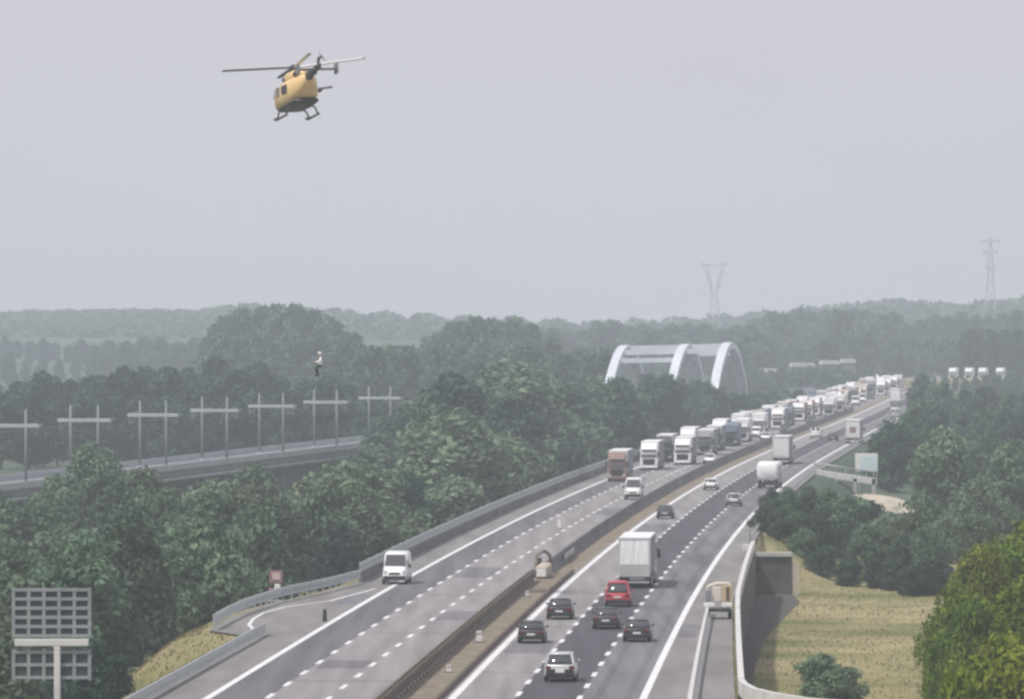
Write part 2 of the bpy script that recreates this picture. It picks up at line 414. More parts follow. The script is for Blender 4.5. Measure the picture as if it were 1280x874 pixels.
wall_barrier('grey concrete barrier along the far central reservation', [538, 800, 1100, 1500], [LIN + .4] * 4, 1.1, JERSEY(1.1), M['conc_dark'])
wall_barrier('low dark kerb barrier beside white line of near central reservation', [290, 540], [-.62, -.62], .35, [(-.09, 0), (.09, 0), (.09, .32), (-.09, .32)], M['rust'], name='kerb')
guardrail('grey guardrail at the right of the bend by dark bushes', [612, 800, 1000, 1300], [12.6] * 4, M['steel'], .8, 7)
# right: concrete barrier in front of the service lane, parapet and retaining wall behind it
wall_barrier('pale concrete barrier dividing carriageway from service strip', [300, 360, 464], [14.0, 13.35, 12.35], .85, JERSEY(.85), M['conc_pale'])
t = thing('retaining_wall', 'tall retaining wall with pale parapet above dark yard', 'retaining wall', P(15.9, 345))
ys = list(np.arange(366, 606, 12)); of = [RB(y) for y in ys]
m = MB(); sweep(m, ys, [o + .42 for o in of], [(-.16, -4.6), (.16, -4.6), (.16, .0), (-.16, .0)]); o = m.build('wall', M['conc_shade'], t); o.location = -t.location
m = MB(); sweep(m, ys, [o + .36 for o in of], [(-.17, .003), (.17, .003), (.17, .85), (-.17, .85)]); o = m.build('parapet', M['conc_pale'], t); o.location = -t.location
# the parapet turns away at its near end
m = MB(); q = [P(RB(366) + .36, 365.4), P(RB(366) + .6, 361), P(RB(366) + 1.2, 356), P(RB(366) + 2.2, 352), P(RB(366) + 4, 347), P(RB(366) + 8, 342)]
rings = []
for i, p in enumerate(q):
    a, b = q[max(0, i - 1)], q[min(len(q) - 1, i + 1)]; d = (b - a).normalized(); nrm = Vector((-d.y, d.x, 0)) * .17
    rings.append([p - nrm, p + nrm, p + nrm + Vector((0, 0, .85)), p - nrm + Vector((0, 0, .85))])
m.loft(rings); o = m.build('parapet_return', M['conc_pale'], t); o.location = -t.location
# wing wall of the underpass at the far side of the yard
a = at(928, 690, 604); b = at(990, 702, 604)
t = thing('wing_wall', 'shaded concrete wing wall with pale cap beyond dark yard', 'wall', (a.x, 604, -4.5))
m = MB(); m.box(((b.x - a.x) / 2, 0, 1.75), (b.x - a.x, .5, 3.5)); m.build('wall', M['conc_shade'], t)
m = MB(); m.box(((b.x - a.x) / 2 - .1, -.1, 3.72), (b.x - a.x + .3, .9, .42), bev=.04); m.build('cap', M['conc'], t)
m = MB(); m.box((b.x - a.x + .35, .2, 1.2), (.55, 1.4, 3.6)); m.build('end_pier', M['sand'], t)
m = MB(); m.box((1.2, -.3, 2.6), (.9, .12, 1.1)); m.build('drain_grille', M['plastic'], t)

# ------------------------------------------------------------------ vehicles
def wheel(parent, x, y, r, wdt, rimm=None):
    sgn = 1 if x > 0 else -1
    def ring(rr, xx, n=16): return [(xx, rr * math.cos(2 * math.pi * k / n), rr * math.sin(2 * math.pi * k / n)) for k in range(n)]
    h = wdt / 2
    m = MB(); m.loft([ring(r * .8, -h), ring(r * .97, -h * .9), ring(r, -h * .5), ring(r, h * .5), ring(r * .97, h * .9), ring(r * .8, h)], 0, True)
    o = m.build('wheel', M['tyre'], parent, (x, y, r))
    m = MB(); m.loft([ring(r * .64, sgn * (h - .02)), ring(r * .6, sgn * (h + .015)), ring(r * .2, sgn * (h - .005))])
    for k in range(5):
        a = 2 * math.pi * k / 5
        m.bar((sgn * (h + .02), .12 * r * math.cos(a), .12 * r * math.sin(a)), (sgn * (h + .02), .58 * r * math.cos(a), .58 * r * math.sin(a)), .05 * r)
    m.build('rim', rimm or M['rim'], o)
    return o
def ring8(wd, y0, y1, z, c=.12):
    return [(wd - c, y0, z), (wd, y0 + c, z), (wd, y1 - c, z), (wd - c, y1, z), (-wd + c, y1, z), (-wd, y1 - c, z), (-wd, y0 + c, z), (-wd + c, y0, z)]
def car(label, paint, kind='hatch', group=None, name='car', cat='car'):
    t = thing(name, label, cat, group=group)
    K = dict(hatch=(4.1, .88, 1.46, -1.98, -1.55), saloon=(4.6, .90, 1.44, -1.62, -.95), suv=(4.5, .92, 1.68, -2.15, -1.80), mpv=(4.7, .93, 1.85, -2.28, -2.0))[kind]
    L, W, H, gb, gt = K; h2 = L / 2; belt = .95 if kind in ('hatch', 'saloon') else 1.08
    def sec(y, wd, lo, hi):
        h = hi - lo
        l = [(wd * .86, lo), (wd * .98, lo + .2 * h), (wd, lo + .5 * h), (wd * .96, hi - .1 * h), (wd * .82, hi)]
        return [(a, y, b) for a, b in l] + [(-a, y, b) for a, b in reversed(l)]
    hood = belt - .08
    m = MB()
    m.loft([sec(-h2, W * .80, .42, belt - .16), sec(-h2 + .06, W * .93, .30, belt - .06), sec(-h2 + .4, W, .24, belt), sec(-.4, W, .2, belt), sec(h2 - 1.35, W * .99, .2, belt - .02),
            sec(h2 - .9, W * .98, .2, hood), sec(h2 - .3, W * .93, .22, hood - .14), sec(h2 - .06, W * .82, .3, hood - .26), sec(h2, W * .68, .4, hood - .36)], 0, True)
    m.build('body', paint, t)
    wf = h2 - 1.15
    m = MB(); m.loft([ring8(W * .90, gb, wf, belt - .05, .2), ring8(W * .86, gb * .96, wf - .28, belt + .16, .2), ring8(W * .72, gt, wf - .86, H - .09, .16)], 0, True)
    m.build('windows', M['glass'], t)
    m = MB()
    m.loft([ring8(W * .735, gt - .04, wf - .80, H - .10, .16), ring8(W * .70, gt + .02, wf - .92, H - .03, .16), ring8(W * .5, gt + .3, wf - 1.15, H, .16)], 0, True)
    for sx in (-1, 1):
        m.bar((sx * W * .87, gb + .10, belt - .03), (sx * W * .71, gt + .06, H - .08), .065)
        m.bar((sx * W * .87, wf - .08, belt - .03), (sx * W * .71, wf - .88, H - .08), .045)
        m.bar((sx * W * .88, -.25, belt - .03), (sx * W * .735, -.3, H - .08), .045)
    m.build('roof', paint, t)
    for sx in (-1, 1):
        for y in (-h2 + .78, h2 - .85): wheel(t, sx * (W - .1), y, .32, .21)
        m = MB(); m.box((sx * W * .74, -h2 + .03, belt - .22), (.30, .14, .2), bev=.03); m.build('taillight', M['lamp_red'], t)
        m = MB(); m.box((sx * W * .66, h2 - .1, hood - .34), (.36, .2, .14), bev=.03); m.build('headlight', M['lamp_clear'], t)
        m = MB(); m.box((sx * (W + .07), wf - .35, belt + .06), (.17, .1, .14), bev=.03); m.build('mirror', paint, t)
    m = MB(); m.box((0, -h2 + .06, .42), (W * 1.78, .24, .26), bev=.05); m.build('rear_bumper', M['plastic'], t)
    m = MB(); m.box((0, h2 - .04, .38), (W * 1.5, .22, .22), bev=.05); m.build('front_bumper', M['plastic'], t)
    m = MB(); m.box((0, -h2 - .03, belt - .34), (.52, .03, .12)); m.build('number_plate', M['plate'], t)
    return t
def van(label, paint, group=None, H=2.45, L=5.6, name='van', cat='van'):
    t = thing(name, label, cat, group=group); W = 1.0; h2 = L / 2
    def sec(y, wd, lo, hi, wr):
        h = hi - lo
        l = [(wd * .92, lo), (wd, lo + .12 * h), (wd, lo + .48 * h), (wr, hi - .1 * h), (wr * .86, hi)]
        return [(a, y, b) for a, b in l] + [(-a, y, b) for a, b in reversed(l)]
    m = MB(); m.loft([sec(-h2, W * .95, .4, H - .06, .86), sec(-h2 + .08, W, .3, H, .92), sec(h2 - 2.0, W, .28, H, .92), sec(h2 - 1.7, W, .28, H - .03, .9), sec(h2 - .95, W, .28, 1.42, .86),
                      sec(h2 - .25, W * .93, .3, 1.12, .78), sec(h2 - .04, W * .85, .38, .92, .7), sec(h2, W * .76, .42, .8, .62)], 0, True)
    m.build('body', paint, t)
    m = MB(); ya, za, yb, zb = h2 - .93, 1.45, h2 - 1.60, H - .2
    nrm = Vector((0, zb - za, ya - yb)).normalized() * .035
    a = [Vector((-.84, ya, za)), Vector((.84, ya, za)), Vector((.76, yb, zb)), Vector((-.76, yb, zb))]
    m.loft([a, [p + nrm for p in a]]); m.build('windscreen', M['glass'], t)
    for sx in (-1, 1):
        m = MB(); m.box((sx * .965, h2 - 1.75, 1.62), (.06, .8, .5), bev=.02); m.build('side_window', M['glass'], t)
        for y in (-h2 + 1.0, h2 - .9): wheel(t, sx * (W - .1), y, .35, .24)
        m = MB(); m.box((sx * .72, h2 - .12, 1.0), (.30, .24, .26), bev=.04); m.build('headlight', M['lamp_clear'], t)
        m = MB(); m.box((sx * .9, -h2 - .01, 1.15), (.12, .06, .5), bev=.02); m.build('taillight', M['lamp_red'], t)
        m = MB(); m.box((sx * (W + .14), h2 - 1.15, 1.45), (.2, .1, .32), bev=.03); m.build('mirror', M['plastic'], t)
        m = MB(); m.box((sx * .42, -h2 - .005, 1.75), (.62, .03, .45), bev=.01); m.build('rear_window', M['glass'], t)
    m = MB(); m.box((0, h2 + .0, .52), (1.78, .16, .34), bev=.06); m.build('front_bumper', M['plastic'], t)
    m = MB(); m.box((0, h2 - .03, .86), (.9, .1, .2), bev=.03); m.build('grille', M['plastic'], t)
    m = MB(); m.box((0, -h2 + .0, .48), (1.8, .2, .24), bev=.05); m.build('rear_bumper', M['plastic'], t)
    return t
def lorry(label, cabm, boxm, sidem=None, group=None, rear='lift', cabH=3.75, trailer=13.2, bw=2.5, bh=4.0, name='lorry'):
    t = thing(name, label, 'lorry', group=group)
    yb0 = -trailer / 2 - 1.0; yb1 = yb0 + trailer; yc0 = yb1 + .55; yc1 = yc0 + 2.3
    fl = 1.15
    # trailer
    m = MB(); m.box((0, (yb0 + yb1) / 2, (fl + bh) / 2), (bw, trailer, bh - fl), 0, bev=.05)
    for f in range(len(m.f)):
        c = [sum(m.v[i][k] for i in m.f[f]) / len(m.f[f]) for k in range(3)]
        if abs(c[0]) > bw / 2 - .02 and sidem: m.m[f] = 1  # sides get a tone of their own, mostly grey
    box = m.build('trailer', [boxm, sidem or boxm], t)
    m = MB(); m.box((0, (yb0 + yb1) / 2, fl - .14), (bw * .9, trailer - .3, .26)); m.build('chassis', M['plastic'], box)
    m = MB()
    for (c, d) in (((0, yb0 - .03, bh - .12), (bw, .06, .2)), ((-bw / 2 + .06, yb0 - .03, 2.6), (.1, .05, 2.75)), ((bw / 2 - .06, yb0 - .03, 2.6), (.1, .05, 2.75)), ((0, yb0 - .03, fl - .1), (bw, .07, .22))):
        m.box(c, d)
    m.build('rear_frame', M['silver'] if rear == 'lift' else M['conc'], box)
    for sx in (-1, 1):
        m = MB(); m.box((sx * bw * .235, yb0 - .02, 2.55), (bw * .42, .04, 2.5), bev=.01)
        for q in (-.15, .15): m.tube([(sx * bw * .235 + q * 2, yb0 - .055, 1.4), (sx * bw * .235 + q * 2, yb0 - .055, 3.7)], .018, 6)
        m.build('rear_door', boxm, box)
        m = MB(); m.box((sx * (bw / 2 - .3), yb0 + .06, .82), (.4, .1, .16), bev=.02); m.build('taillight', M['lamp_red'], box)
        m = MB(); m.box((sx * bw * .49, (yb0 + yb1) / 2 + .8, .72), (.04, trailer * .42, .6)); m.build('side_guard', M['grey_matt'], box)
        for k in range(3): wheel(box, sx * (bw / 2 - .17), yb0 + 2.0 + 1.31 * k, .5, .34)
    if rear == 'lift':
        m = MB(); m.box((0, yb0 - .1, 1.42), (bw * .96, .08, 1.0), bev=.02); m.build('tail_lift', M['conc'], box)
    m = MB(); m.box((0, yb0 + .1, .5), (bw * .94, .12, .16), bev=.02); m.build('underrun_bar', M['silver'], box)
    # tractor
    def sec(y, w0, w1, lo, hi): return [(w0, y, lo), (w0, y, lo + 1.2), (w1, y, hi - .25), (w1 * .9, y, hi), (-w1 * .9, y, hi), (-w1, y, hi - .25), (-w0, y, lo + 1.2), (-w0, y, lo)]
    m = MB(); m.loft([sec(yc0, 1.2, 1.16, .75, cabH), sec(yc0 + 1.1, 1.23, 1.18, .6, cabH), sec(yc1 - .5, 1.24, 1.16, .45, cabH - .35), sec(yc1 - .12, 1.22, 1.1, .4, cabH - .95), sec(yc1, 1.14, 1.0, .42, cabH - 1.25)], 0)
    cab = m.build('cab', cabm, t)
    m = MB(); zt = cabH - 1.0
    a = [Vector((-1.08, yc1 + .01, 1.75)), Vector((1.08, yc1 + .01, 1.75)), Vector((1.02, yc1 - .1, zt)), Vector((-1.02, yc1 - .1, zt))]
    m.loft([a, [p + Vector((0, .04, .01)) for p in a]]); m.build('windscreen', M['glass'], cab)
    m = MB(); m.box((0, yc1 + .05, 1.15), (1.7, .07, .85), bev=.03)
    for k in range(4): m.box((0, yc1 + .09, .85 + .2 * k), (1.6, .03, .06))
    m.build('grille', M['plastic'], cab)
    m = MB(); m.box((0, yc1 + .03, .48), (2.4, .26, .34), bev=.06); m.build('bumper', cabm, cab)
    m = MB(); m.box((0, yc1 + .08, zt + .08), (2.0, .3, .12), bev=.03); m.build('sun_visor', M['plastic'], cab)
    m = MB(); m.box((0, (yc0 + yb1) / 2 - .5, .85), (.9, 4.2, .3)); m.build('tractor_frame', M['plastic'], cab)
    for sx in (-1, 1):
        m = MB(); m.box((sx * .92, yc1 + .08, .76), (.42, .2, .2), bev=.04); m.build('headlight', M['lamp_clear'], cab)
        m = MB(); m.box((sx * 1.225, yc1 - .85, 2.15), (.05, .85, .8), bev=.02); m.build('side_window', M['glass'], cab)
        m = MB(); m.box((sx * 1.42, yc1 - .12, 2.2), (.22, .12, .75), bev=.04); m.bar((sx * 1.2, yc1 - .2, 2.55), (sx * 1.42, yc1 - .12, 2.5), .03); m.build('mirror', M['plastic'], cab)
        wheel(cab, sx * 1.06, yc1 - 1.2, .5, .32); wheel(cab, sx * 1.02, yc1 - 4.6, .5, .5)
    t['_c'] = (yb0 + yc1) / 2; t['_rear'] = yb0; t['_front'] = yc1
    return t

def put(t, off, Y, toward=False, turn=0.0, rear_at=None):
    hd = head(Y) + (math.pi if toward else 0) + turn
    t.rotation_euler = (0, 0, hd); t.location = P(off, Y, 0.006 + hill(R0(Y), Y) * sstep((Y - 2300) / 400))
    if t.get('_rear') is not None:        # set the visible end at Y
        e = t['_front'] if toward else t['_rear']
        d = Vector((-math.sin(hd), math.cos(hd), 0))
        t.location -= d * e
    else:
        pass
    return t
def offpx(px, py):
    Y = F * HC / (py - YH); return (px - 640) * Y / F - R0(Y), Y
def putpx(t, px, py, toward=False, length=4.2, turn=0.0):
    off, Y = offpx(px, py)
    if t.get('_rear') is None: Y += length / 2
    return put(t, off, Y, toward, turn)
def clean(t):
    for k in ('_c', '_rear', '_front'):
        if k in t: del t[k]

G1 = 'vehicles driving away on the right carriageway'
VEH = []
V = lambda t: (VEH.append(t), t)[1]
t = V(car('silver estate car with dark lower rear, nearest of all vehicles', M['silver'], 'suv', G1)); putpx(t, 700, 853)
m = MB(); m.box((0, -2.255, .58), (1.60, .06, .34), bev=.02); m.build('dark_rear_panel', M['plastic'], t)  # dark plate over the lower part of the rear
m = MB(); m.box((0, -2.30, .62), (.52, .03, .12)); m.build('lower_plate', M['plate'], t)
putpx(V(car('charcoal hatchback in left lane beside central reservation, behind the black one', M['dark_car'], 'hatch', G1)), 663.5, 805)
putpx(V(car('black saloon in left lane, ahead of charcoal hatchback', M['black_car'], 'saloon', G1)), 699, 775)
putpx(V(car('dark grey saloon in middle lane right behind the red one', M['dark_car'], 'saloon', G1)), 757, 787)
putpx(V(car('low black car alone in right lane beside the dark grey saloon', M['black_car'], 'saloon', G1)), 796, 803)
putpx(V(car('bright red people carrier following the white lorry closely', M['red'], 'mpv', G1)), 772, 759)
t = V(lorry('white box lorry with grey tail lift ahead of red people carrier', M['white'], M['white'], M['grey_matt'], G1)); putpx(t, 793, 736)
putpx(V(car('small slate blue car in left lane beyond white box lorry', M['blue_car'], 'hatch', G1)), 831, 649)
putpx(V(car('white saloon in left lane level with white tipper', M['white'], 'saloon', G1)), 888, 613)
putpx(V(car('pale silver hatchback in right lane just behind the white tipper', M['silver'], 'hatch', G1)), 917, 633)
# the rounded white lorry: a rigid tipper
def tipper(label, group):
    t = thing('tipper_lorry', label, 'lorry', group=group)
    def sec(y, wd, lo, hi):
        l = [(wd * .55, lo), (wd * .9, lo + .35), (wd, lo + .9), (wd, hi - .3), (wd * .86, hi)]
        return [(a, y, b) for a, b in l] + [(-a, y, b) for a, b in reversed(l)]
    m = MB(); m.loft([sec(-4.2, 1.1, 1.1, 3.0), sec(-4.0, 1.3, 1.0, 3.2), sec(-1, 1.35, 1.0, 3.3), sec(2.2, 1.35, 1.0, 3.3), sec(2.4, 1.25, 1.05, 3.2)], 0, True)
    b = m.build('hopper', M['white'], t)
    m = MB()
    for y in (-3, -1.6, -.2, 1.2):
        for sx in (-1, 1): m.box((sx * 1.36, y, 2.0), (.07, .1, 2.0))
    m.build('rib_set', M['silver'], b)
    m = MB(); m.box((0, -.3, .8), (1.0, 8.0, .35)); m.build('chassis', M['plastic'], t)
    m = MB(); m.box((0, 3.7, 1.85), (2.4, 1.9, 2.7), bev=.2); c = m.build('cab', M['white'], t)
    m = MB(); m.box((0, 4.66, 2.35), (2.1, .06, .9), bev=.02); m.build('windscreen', M['glass'], c)
    m = MB(); m.box((0, -4.1, .6), (2.3, .12, .3), bev=.03); m.build('underrun_bar', M['plastic'], t)
    for sx in (-1, 1):
        for y in (-3.2, -1.9, 3.4): wheel(t, sx * 1.05, y, .5, .34)
        m = MB(); m.box((sx * .95, -4.18, .8), (.3, .08, .18), bev=.02); m.build('taillight', M['lamp_red'], t)
    t['_rear'] = -4.2; t['_front'] = 4.7
    return t
putpx(V(tipper('rounded white tipper lorry near the edge line of the bend', G1)), 959, 611, turn=-.05)
t = V(lorry('tall white box lorry on the bend just ahead of the tipper', M['white'], M['offwhite'], M['grey_matt'], G1, rear='plain', bh=4.1)); putpx(t, 976, 581)
putpx(V(van('small white van in left lane beyond tall box lorry', M['white'], G1, H=1.95, L=4.6)), 1019.5, 549, length=4.6)
putpx(V(car('dark car between small white van and lorry with reddish rear', M['dark_car'], 'hatch', G1)), 1041, 552)
t = V(lorry('lorry with white rear and dull red rear frame far up the bend', M['white'], M['offwhite'], M['grey_matt'], G1, rear='plain')); putpx(t, 1066, 555)
m = MB(); bx = [c for c in t.children if c.name.startswith('trailer')][0]; yb = t['_rear']
m.box((0, yb - .07, 2.4), (1.1, .05, 1.0), bev=.02); m.build('door_panel', M['brown_cab'], bx)
putpx(V(van('pale van on the far right carriageway before the round tree', M['silver'], G1)), 1119, 524, length=5.6)
t = V(lorry('white lorry at the far end of right carriageway by the trees', M['white'], M['white'], None, G1, rear='plain')); putpx(t, 1119, 507)

G2 = 'vehicles facing us on the left carriageway'
putpx(V(van('white van stopped across the edge line after the layby', M['white'], G2, H=2.5)), 493, 731, True, 5.6)
putpx(V(van('white fronted van ahead of the stopped lorries, in the middle lane', M['offwhite'], G2, H=2.5)), 791, 625, True, 5.6)
t = V(lorry('dull red lorry with pale roof, first in the queue', M['brown_cab'], M['offwhite'], M['grey_matt'], G2)); putpx(t, 771, 602, True)
t = V(lorry('white cabbed lorry second in the queue behind dull red one', M['white'], M['white'], M['grey_matt'], G2)); putpx(t, 811, 588, True)
t = V(lorry('white lorry in the middle lane of queue, third from its front', M['white'], M['offwhite'], M['grey_matt'], G2)); putpx(t, 853, 581.5, True)
putpx(V(car('white car passing the queue in the inner lane', M['white'], 'hatch', G2)), 886, 580, True)
putpx(V(van('white van between two grey lorries of the queue', M['white'], G2, H=2.2)), 943.5, 549, True, 5.6)
t = V(lorry('dark green cabbed lorry in the middle lane, fifth in the queue', M['green_cab'], M['offwhite'], M['grey_matt'], G2)); putpx(t, 891, 564, True)

# prototypes of the queue, copied back along both lanes
G3 = 'lorries waiting in the long queue'
protos = [lorry('white lorry with grey sides waiting in the long queue', M['white'], M['white'], M['grey_matt'], G3),
          lorry('grey cabbed lorry with pale box waiting in the long queue', M['grey_matt'], M['offwhite'], M['grey_matt'], G3),
          lorry('silver cabbed lorry with white box waiting in the long queue', M['silver'], M['white'], M['white'], G3, cabH=3.5),
          lorry('dark cabbed lorry with dusty white box waiting in the long queue', M['dark_car'], M['offwhite'], M['grey_matt'], G3),
          lorry('dull red cabbed lorry waiting far back in the long queue', M['brown_cab'], M['white'], M['offwhite'], G3),
          lorry('lorry with faded red box waiting in the long queue', M['white'], M['red_tarp'], M['red_tarp'], G3, bh=3.8),
          lorry('lorry with blue grey box waiting in the long queue', M['blue_car'], M['blue_tarp'], M['blue_tarp'], G3, bh=3.6, cabH=3.3),
          lorry('low cream lorry waiting in the long queue', M['cream'], M['cream'], M['grey_matt'], G3, bh=3.3, cabH=2.9),
          van('white van waiting among the lorries of the queue', M['white'], G3), car('dark car waiting among the lorries of the queue', M['dark_car'], 'suv', G3), car('white car waiting among the lorries of the queue', M['white'], 'hatch', G3)]
used = set()
slots = []
y = 962.0
while y < 2080: slots.append((-11.9, y, 0)); y += 30 * (1 if rng.random() < .6 else 1.9) + max(0, y - 1500) * .06
y = 1010.0
while y < 2080: slots.append((-8.4, y, 1)); y += 34 * (1 if rng.random() < .5 else 2.0) + max(0, y - 1500) * .06
y = 1130.0
while y < 2080: slots.append((-4.9, y, 2)); y += rng.uniform(50, 110)
for k, (o, y, ln) in enumerate(slots):
    i = rng.choice((0, 0, 1, 2, 3, 6, 7, 8) if ln < 2 else (8, 9, 10, 10, 9, 2)) if y < 1300 else rng.choice((0, 0, 1, 2, 4, 5, 6, 7, 8) if ln < 2 else (0, 8, 9, 10, 2, 5))
    if ln == 0 and k == 0: i = 3
    p = protos[i]
    c = p if i not in used else dup(p)
    used.add(i); VEH.append(c)
    put(c, o + rng.uniform(-.25, .25), y + rng.uniform(-5, 5), True, rng.uniform(-.012, .012))
for i in range(len(protos)):
    if i not in used: put(protos[i], -8.4, 2090 + 20 * i, True); VEH.append(protos[i])
# lorries on the far stretch, beyond the trees at the right
G4 = 'white lorries parked far off at the right'
p4 = lorry('white lorry far off above the trees at the right edge', M['white'], M['white'], M['white'], G4)
for k, (px, py) in enumerate(((1253, 474), (1231, 476), (1214, 477), (1194, 479))):
    c = p4 if k == 0 else dup(p4)
    Y = 2070.0
    c.location = ((px - 640) * Y / F, Y + 7, 1.7); c.rotation_euler = (0, 0, math.pi - .12); VEH.append(c)
m = MB(); m.box((152, 2085, -2.2), (70, 50, 7.7), taper=.93); tag(m.build('lorry_park_terrace', M['ground']), kind='structure')
for t in VEH: clean(t)

# service van in the strip on the right
off, Y = offpx(898, 774)
t = thing('roadworks_trailer', 'pale and amber road works trailer parked on the service strip', 'trailer', P(off, Y, .006), head(Y))
m = MB(); m.box((0, .9, .62), (1.7, 2.6, .2), bev=.04); m.bar((0, 2.2, .6), (0, 3.6, .5), .06); ch = m.build('chassis', M['plastic'], t)
for sx in (-1, 1): wheel(t, sx * .78, .8, .34, .24)
for sx in (-.62, .62):
    m = MB(); m.box((sx, -.46, 1.02), (.78, .1, .30), bev=.03); m.build('bumper_bar', M['plate'], t)
m = MB(); m.box((-.72, -.2, 1.62), (.40, .5, .85), bev=.05); m.build('battery_box', M['grey_matt'], t)
m = MB(); m.box((.62, -.2, 1.78), (.70, .3, 1.15), bev=.04); am = m.build('warning_board', M['amber'], t)
m = MB(); m.box((.66, -.37, 1.78), (.24, .04, .95)); m.build('board_stripe', M['rust'], am)
m = MB(); m.box((-.1, -.1, 1.75), (.62, .2, 1.05), bev=.04); m.build('board', M['cream'], t)
m = MB(); m.tube([(-.85, 0, 1.9), (-.7, 0, 2.3), (-.1, 0, 2.5), (.7, 0, 2.5), (.98, 0, 2.2)], .11, 8); m.build('frame', M['cream'], t)

# ------------------------------------------------------------------ small roadside objects
def G(px, py, z=0.0):
    Y = F * (HC - z) / (py - YH); return Vector(((px - 640) * Y / F, Y, z))
def marker(px, py, h, wd, mt, label, name='marker_post', group=None):
    t = thing(name, label, 'marker post', G(px, py), group=group)
    m = MB(); m.box((0, 0, h * .5), (wd, .12, h), taper=.85); m.build('post', mt, t)
    m = MB(); m.box((0, -.075, h * .82), (wd * .8, .03, h * .14)); m.build('reflector', M['pinkish'], t)
    m = MB(); m.box((0, 0, .03), (wd * 1.5, .3, .06)); m.build('foot', M['plastic'], t)
marker(599, 803, .75, .42, M['plate'], 'broad white marker on the near central reservation')
marker(561, 841, .45, .3, M['plate'], 'short white marker at the very near end of the central reservation')
marker(659, 746, .45, .3, M['plate'], 'short white marker on the reservation just before the tan crash cushion')
marker(699, 661, 1.35, .38, M['plate'], 'tall slender white post standing on the oncoming carriageway')
marker(524, 836, .5, .4, M['conc'], 'grey stub post at the foot of the rusty guardrail')
t = thing('barrel', 'small round black barrel on the road by the reservation', 'barrel', G(673, 708))
def circ(r, z, n=14): return [(r * math.cos(2 * math.pi * k / n), r * math.sin(2 * math.pi * k / n), z) for k in range(n)]
m = MB(); m.loft([circ(.26, 0), circ(.3, .08), circ(.3, .3), circ(.32, .33), circ(.3, .36), circ(.28, .66)], 0, True); m.build('drum', M['plastic'], t)
m = MB(); m.loft([circ(.3, .66), circ(.3, .7), circ(.1, .73)]); m.build('lid', M['plastic'], t)
t = thing('crash_cushion', 'tan crash cushion with white plate in the reservation gap', 'crash cushion', P(-2.6, 528), head(528))
m = MB()
for k in range(4): m.box((0, k * 2.0, .55), (1.0, 1.9, 1.0), bev=.15)
m.build('cushion', M['sand'], t)
m = MB(); m.box((.0, -1.05, .5), (.8, .06, .6), bev=.02); m.build('nose_plate', M['plate'], t)
m = MB(); m.tube([(-.8, 6.4, 0), (-.8, 6.6, 1.6), (-.2, 7.6, 2.0), (.2, 9, 1.6), (.3, 10, .9)], .14, 8); m.build('bent_rail', M['dirt'], t)
t = thing('panel', 'long pale panel lying against the grey concrete barrier', 'panel', P(-2.2, 560), head(560))
m = MB(); m.box((0, 8, .62), (.08, 17, .42), bev=.02); m.build('board', M['conc'], t)
m = MB(); m.box((0, 1, .2), (.1, .2, .5)); m.box((0, 15, .2), (.1, .2, .5)); m.build('bracket', M['steel'], t)
t = thing('dark_post', 'small dark marker post on the layby edge', 'marker post', G(406, 777))
m = MB(); m.box((0, 0, .4), (.32, .2, .8), taper=.8, bev=0); m.build('post', M['plastic'], t)
m = MB(); m.box((0, 0, .86), (.24, .24, .12), bev=.03); m.build('cap', M['grey_matt'], t)
# emergency call post in the layby
t = thing('emergency_call_post', 'faded red and white call post at the back of the layby', 'call post', G(345, 752), .15)
for sx in (-.42, .42):
    m = MB(); m.box((sx, 0, 1.2), (.1, .1, 2.4)); m.build('leg', M['rust'], t)
m = MB(); m.box((0, -.08, 1.85), (1.0, .08, .95), bev=.03); m.build('board', M['brown_cab'], t)
m = MB(); m.box((0, -.13, 1.9), (.6, .02, .55)); m.build('board_face', M['pinkish'], t)
m = MB(); m.box((.1, -.15, .85), (.42, .34, .9), bev=.05); m.build('cabinet', M['plate'], t)
m = MB(); m.box((-.35, -.1, .6), (.5, .25, .8), bev=.05); m.build('battery_box', M['brown_cab'], t)
m = MB(); m.box((0, 0, .06), (1.4, .8, .12)); m.build('plinth', M['conc'], t)
# big sign seen from behind
Ys = 330.0
def sgn(px, py): return at(px, py, Ys)
c0 = sgn(72, 803)
t = thing('road_sign', 'large road sign seen from behind, gridded frame on one post', 'sign', (c0.x, Ys, ground_z(c0.x, Ys)))
zb = t.location.z
a, b = sgn(17, 850), sgn(112, 735)
for nm, (z0, z1) in {'upper_panel': (sgn(0, 797).z, b.z), 'lower_panel': (a.z, sgn(0, 812).z)}.items():
    m = MB(); m.box(((a.x + b.x) / 2 - c0.x, -.0, (z0 + z1) / 2 - zb), (b.x - a.x, .06, z1 - z0)); pn = m.build(nm, M['sign_back'], t)
    m = MB()
    for k in range(6):
        x = a.x + (b.x - a.x) * k / 5 - c0.x; m.box((x, -.08, (z0 + z1) / 2 - zb), (.17, .08, z1 - z0 + .04))
    m.build('upright', M['sign_grey'], pn)
    m = MB(); nr = 6 if nm == 'upper_panel' else 3
    for k in range(nr):
        z = z0 + (z1 - z0) * (k + .2) / (nr - .6) - zb
        m.box(((a.x + b.x) / 2 - c0.x, -.085, min(z, z1 - zb - .06)), (b.x - a.x + .05, .10, .16))
    m.build('crossbar', M['sign_grey'], pn)
m = MB(); m.box(((a.x + b.x) / 2 - c0.x + .02, -.22, sgn(0, 803).z - zb), (b.x - a.x - .1, .26, .36), bev=.03); m.build('beam', M['conc_pale'], t)
m = MB(); m.box((0, -.22, (sgn(0, 808).z - zb) / 2), (.32, .3, sgn(0, 808).z - zb), bev=.03); m.build('post', M['conc_pale'], t)
m = MB(); m.box((0, -.2, .1), (1.2, 1.2, .4), bev=.05); m.build('footing', M['conc'], t)
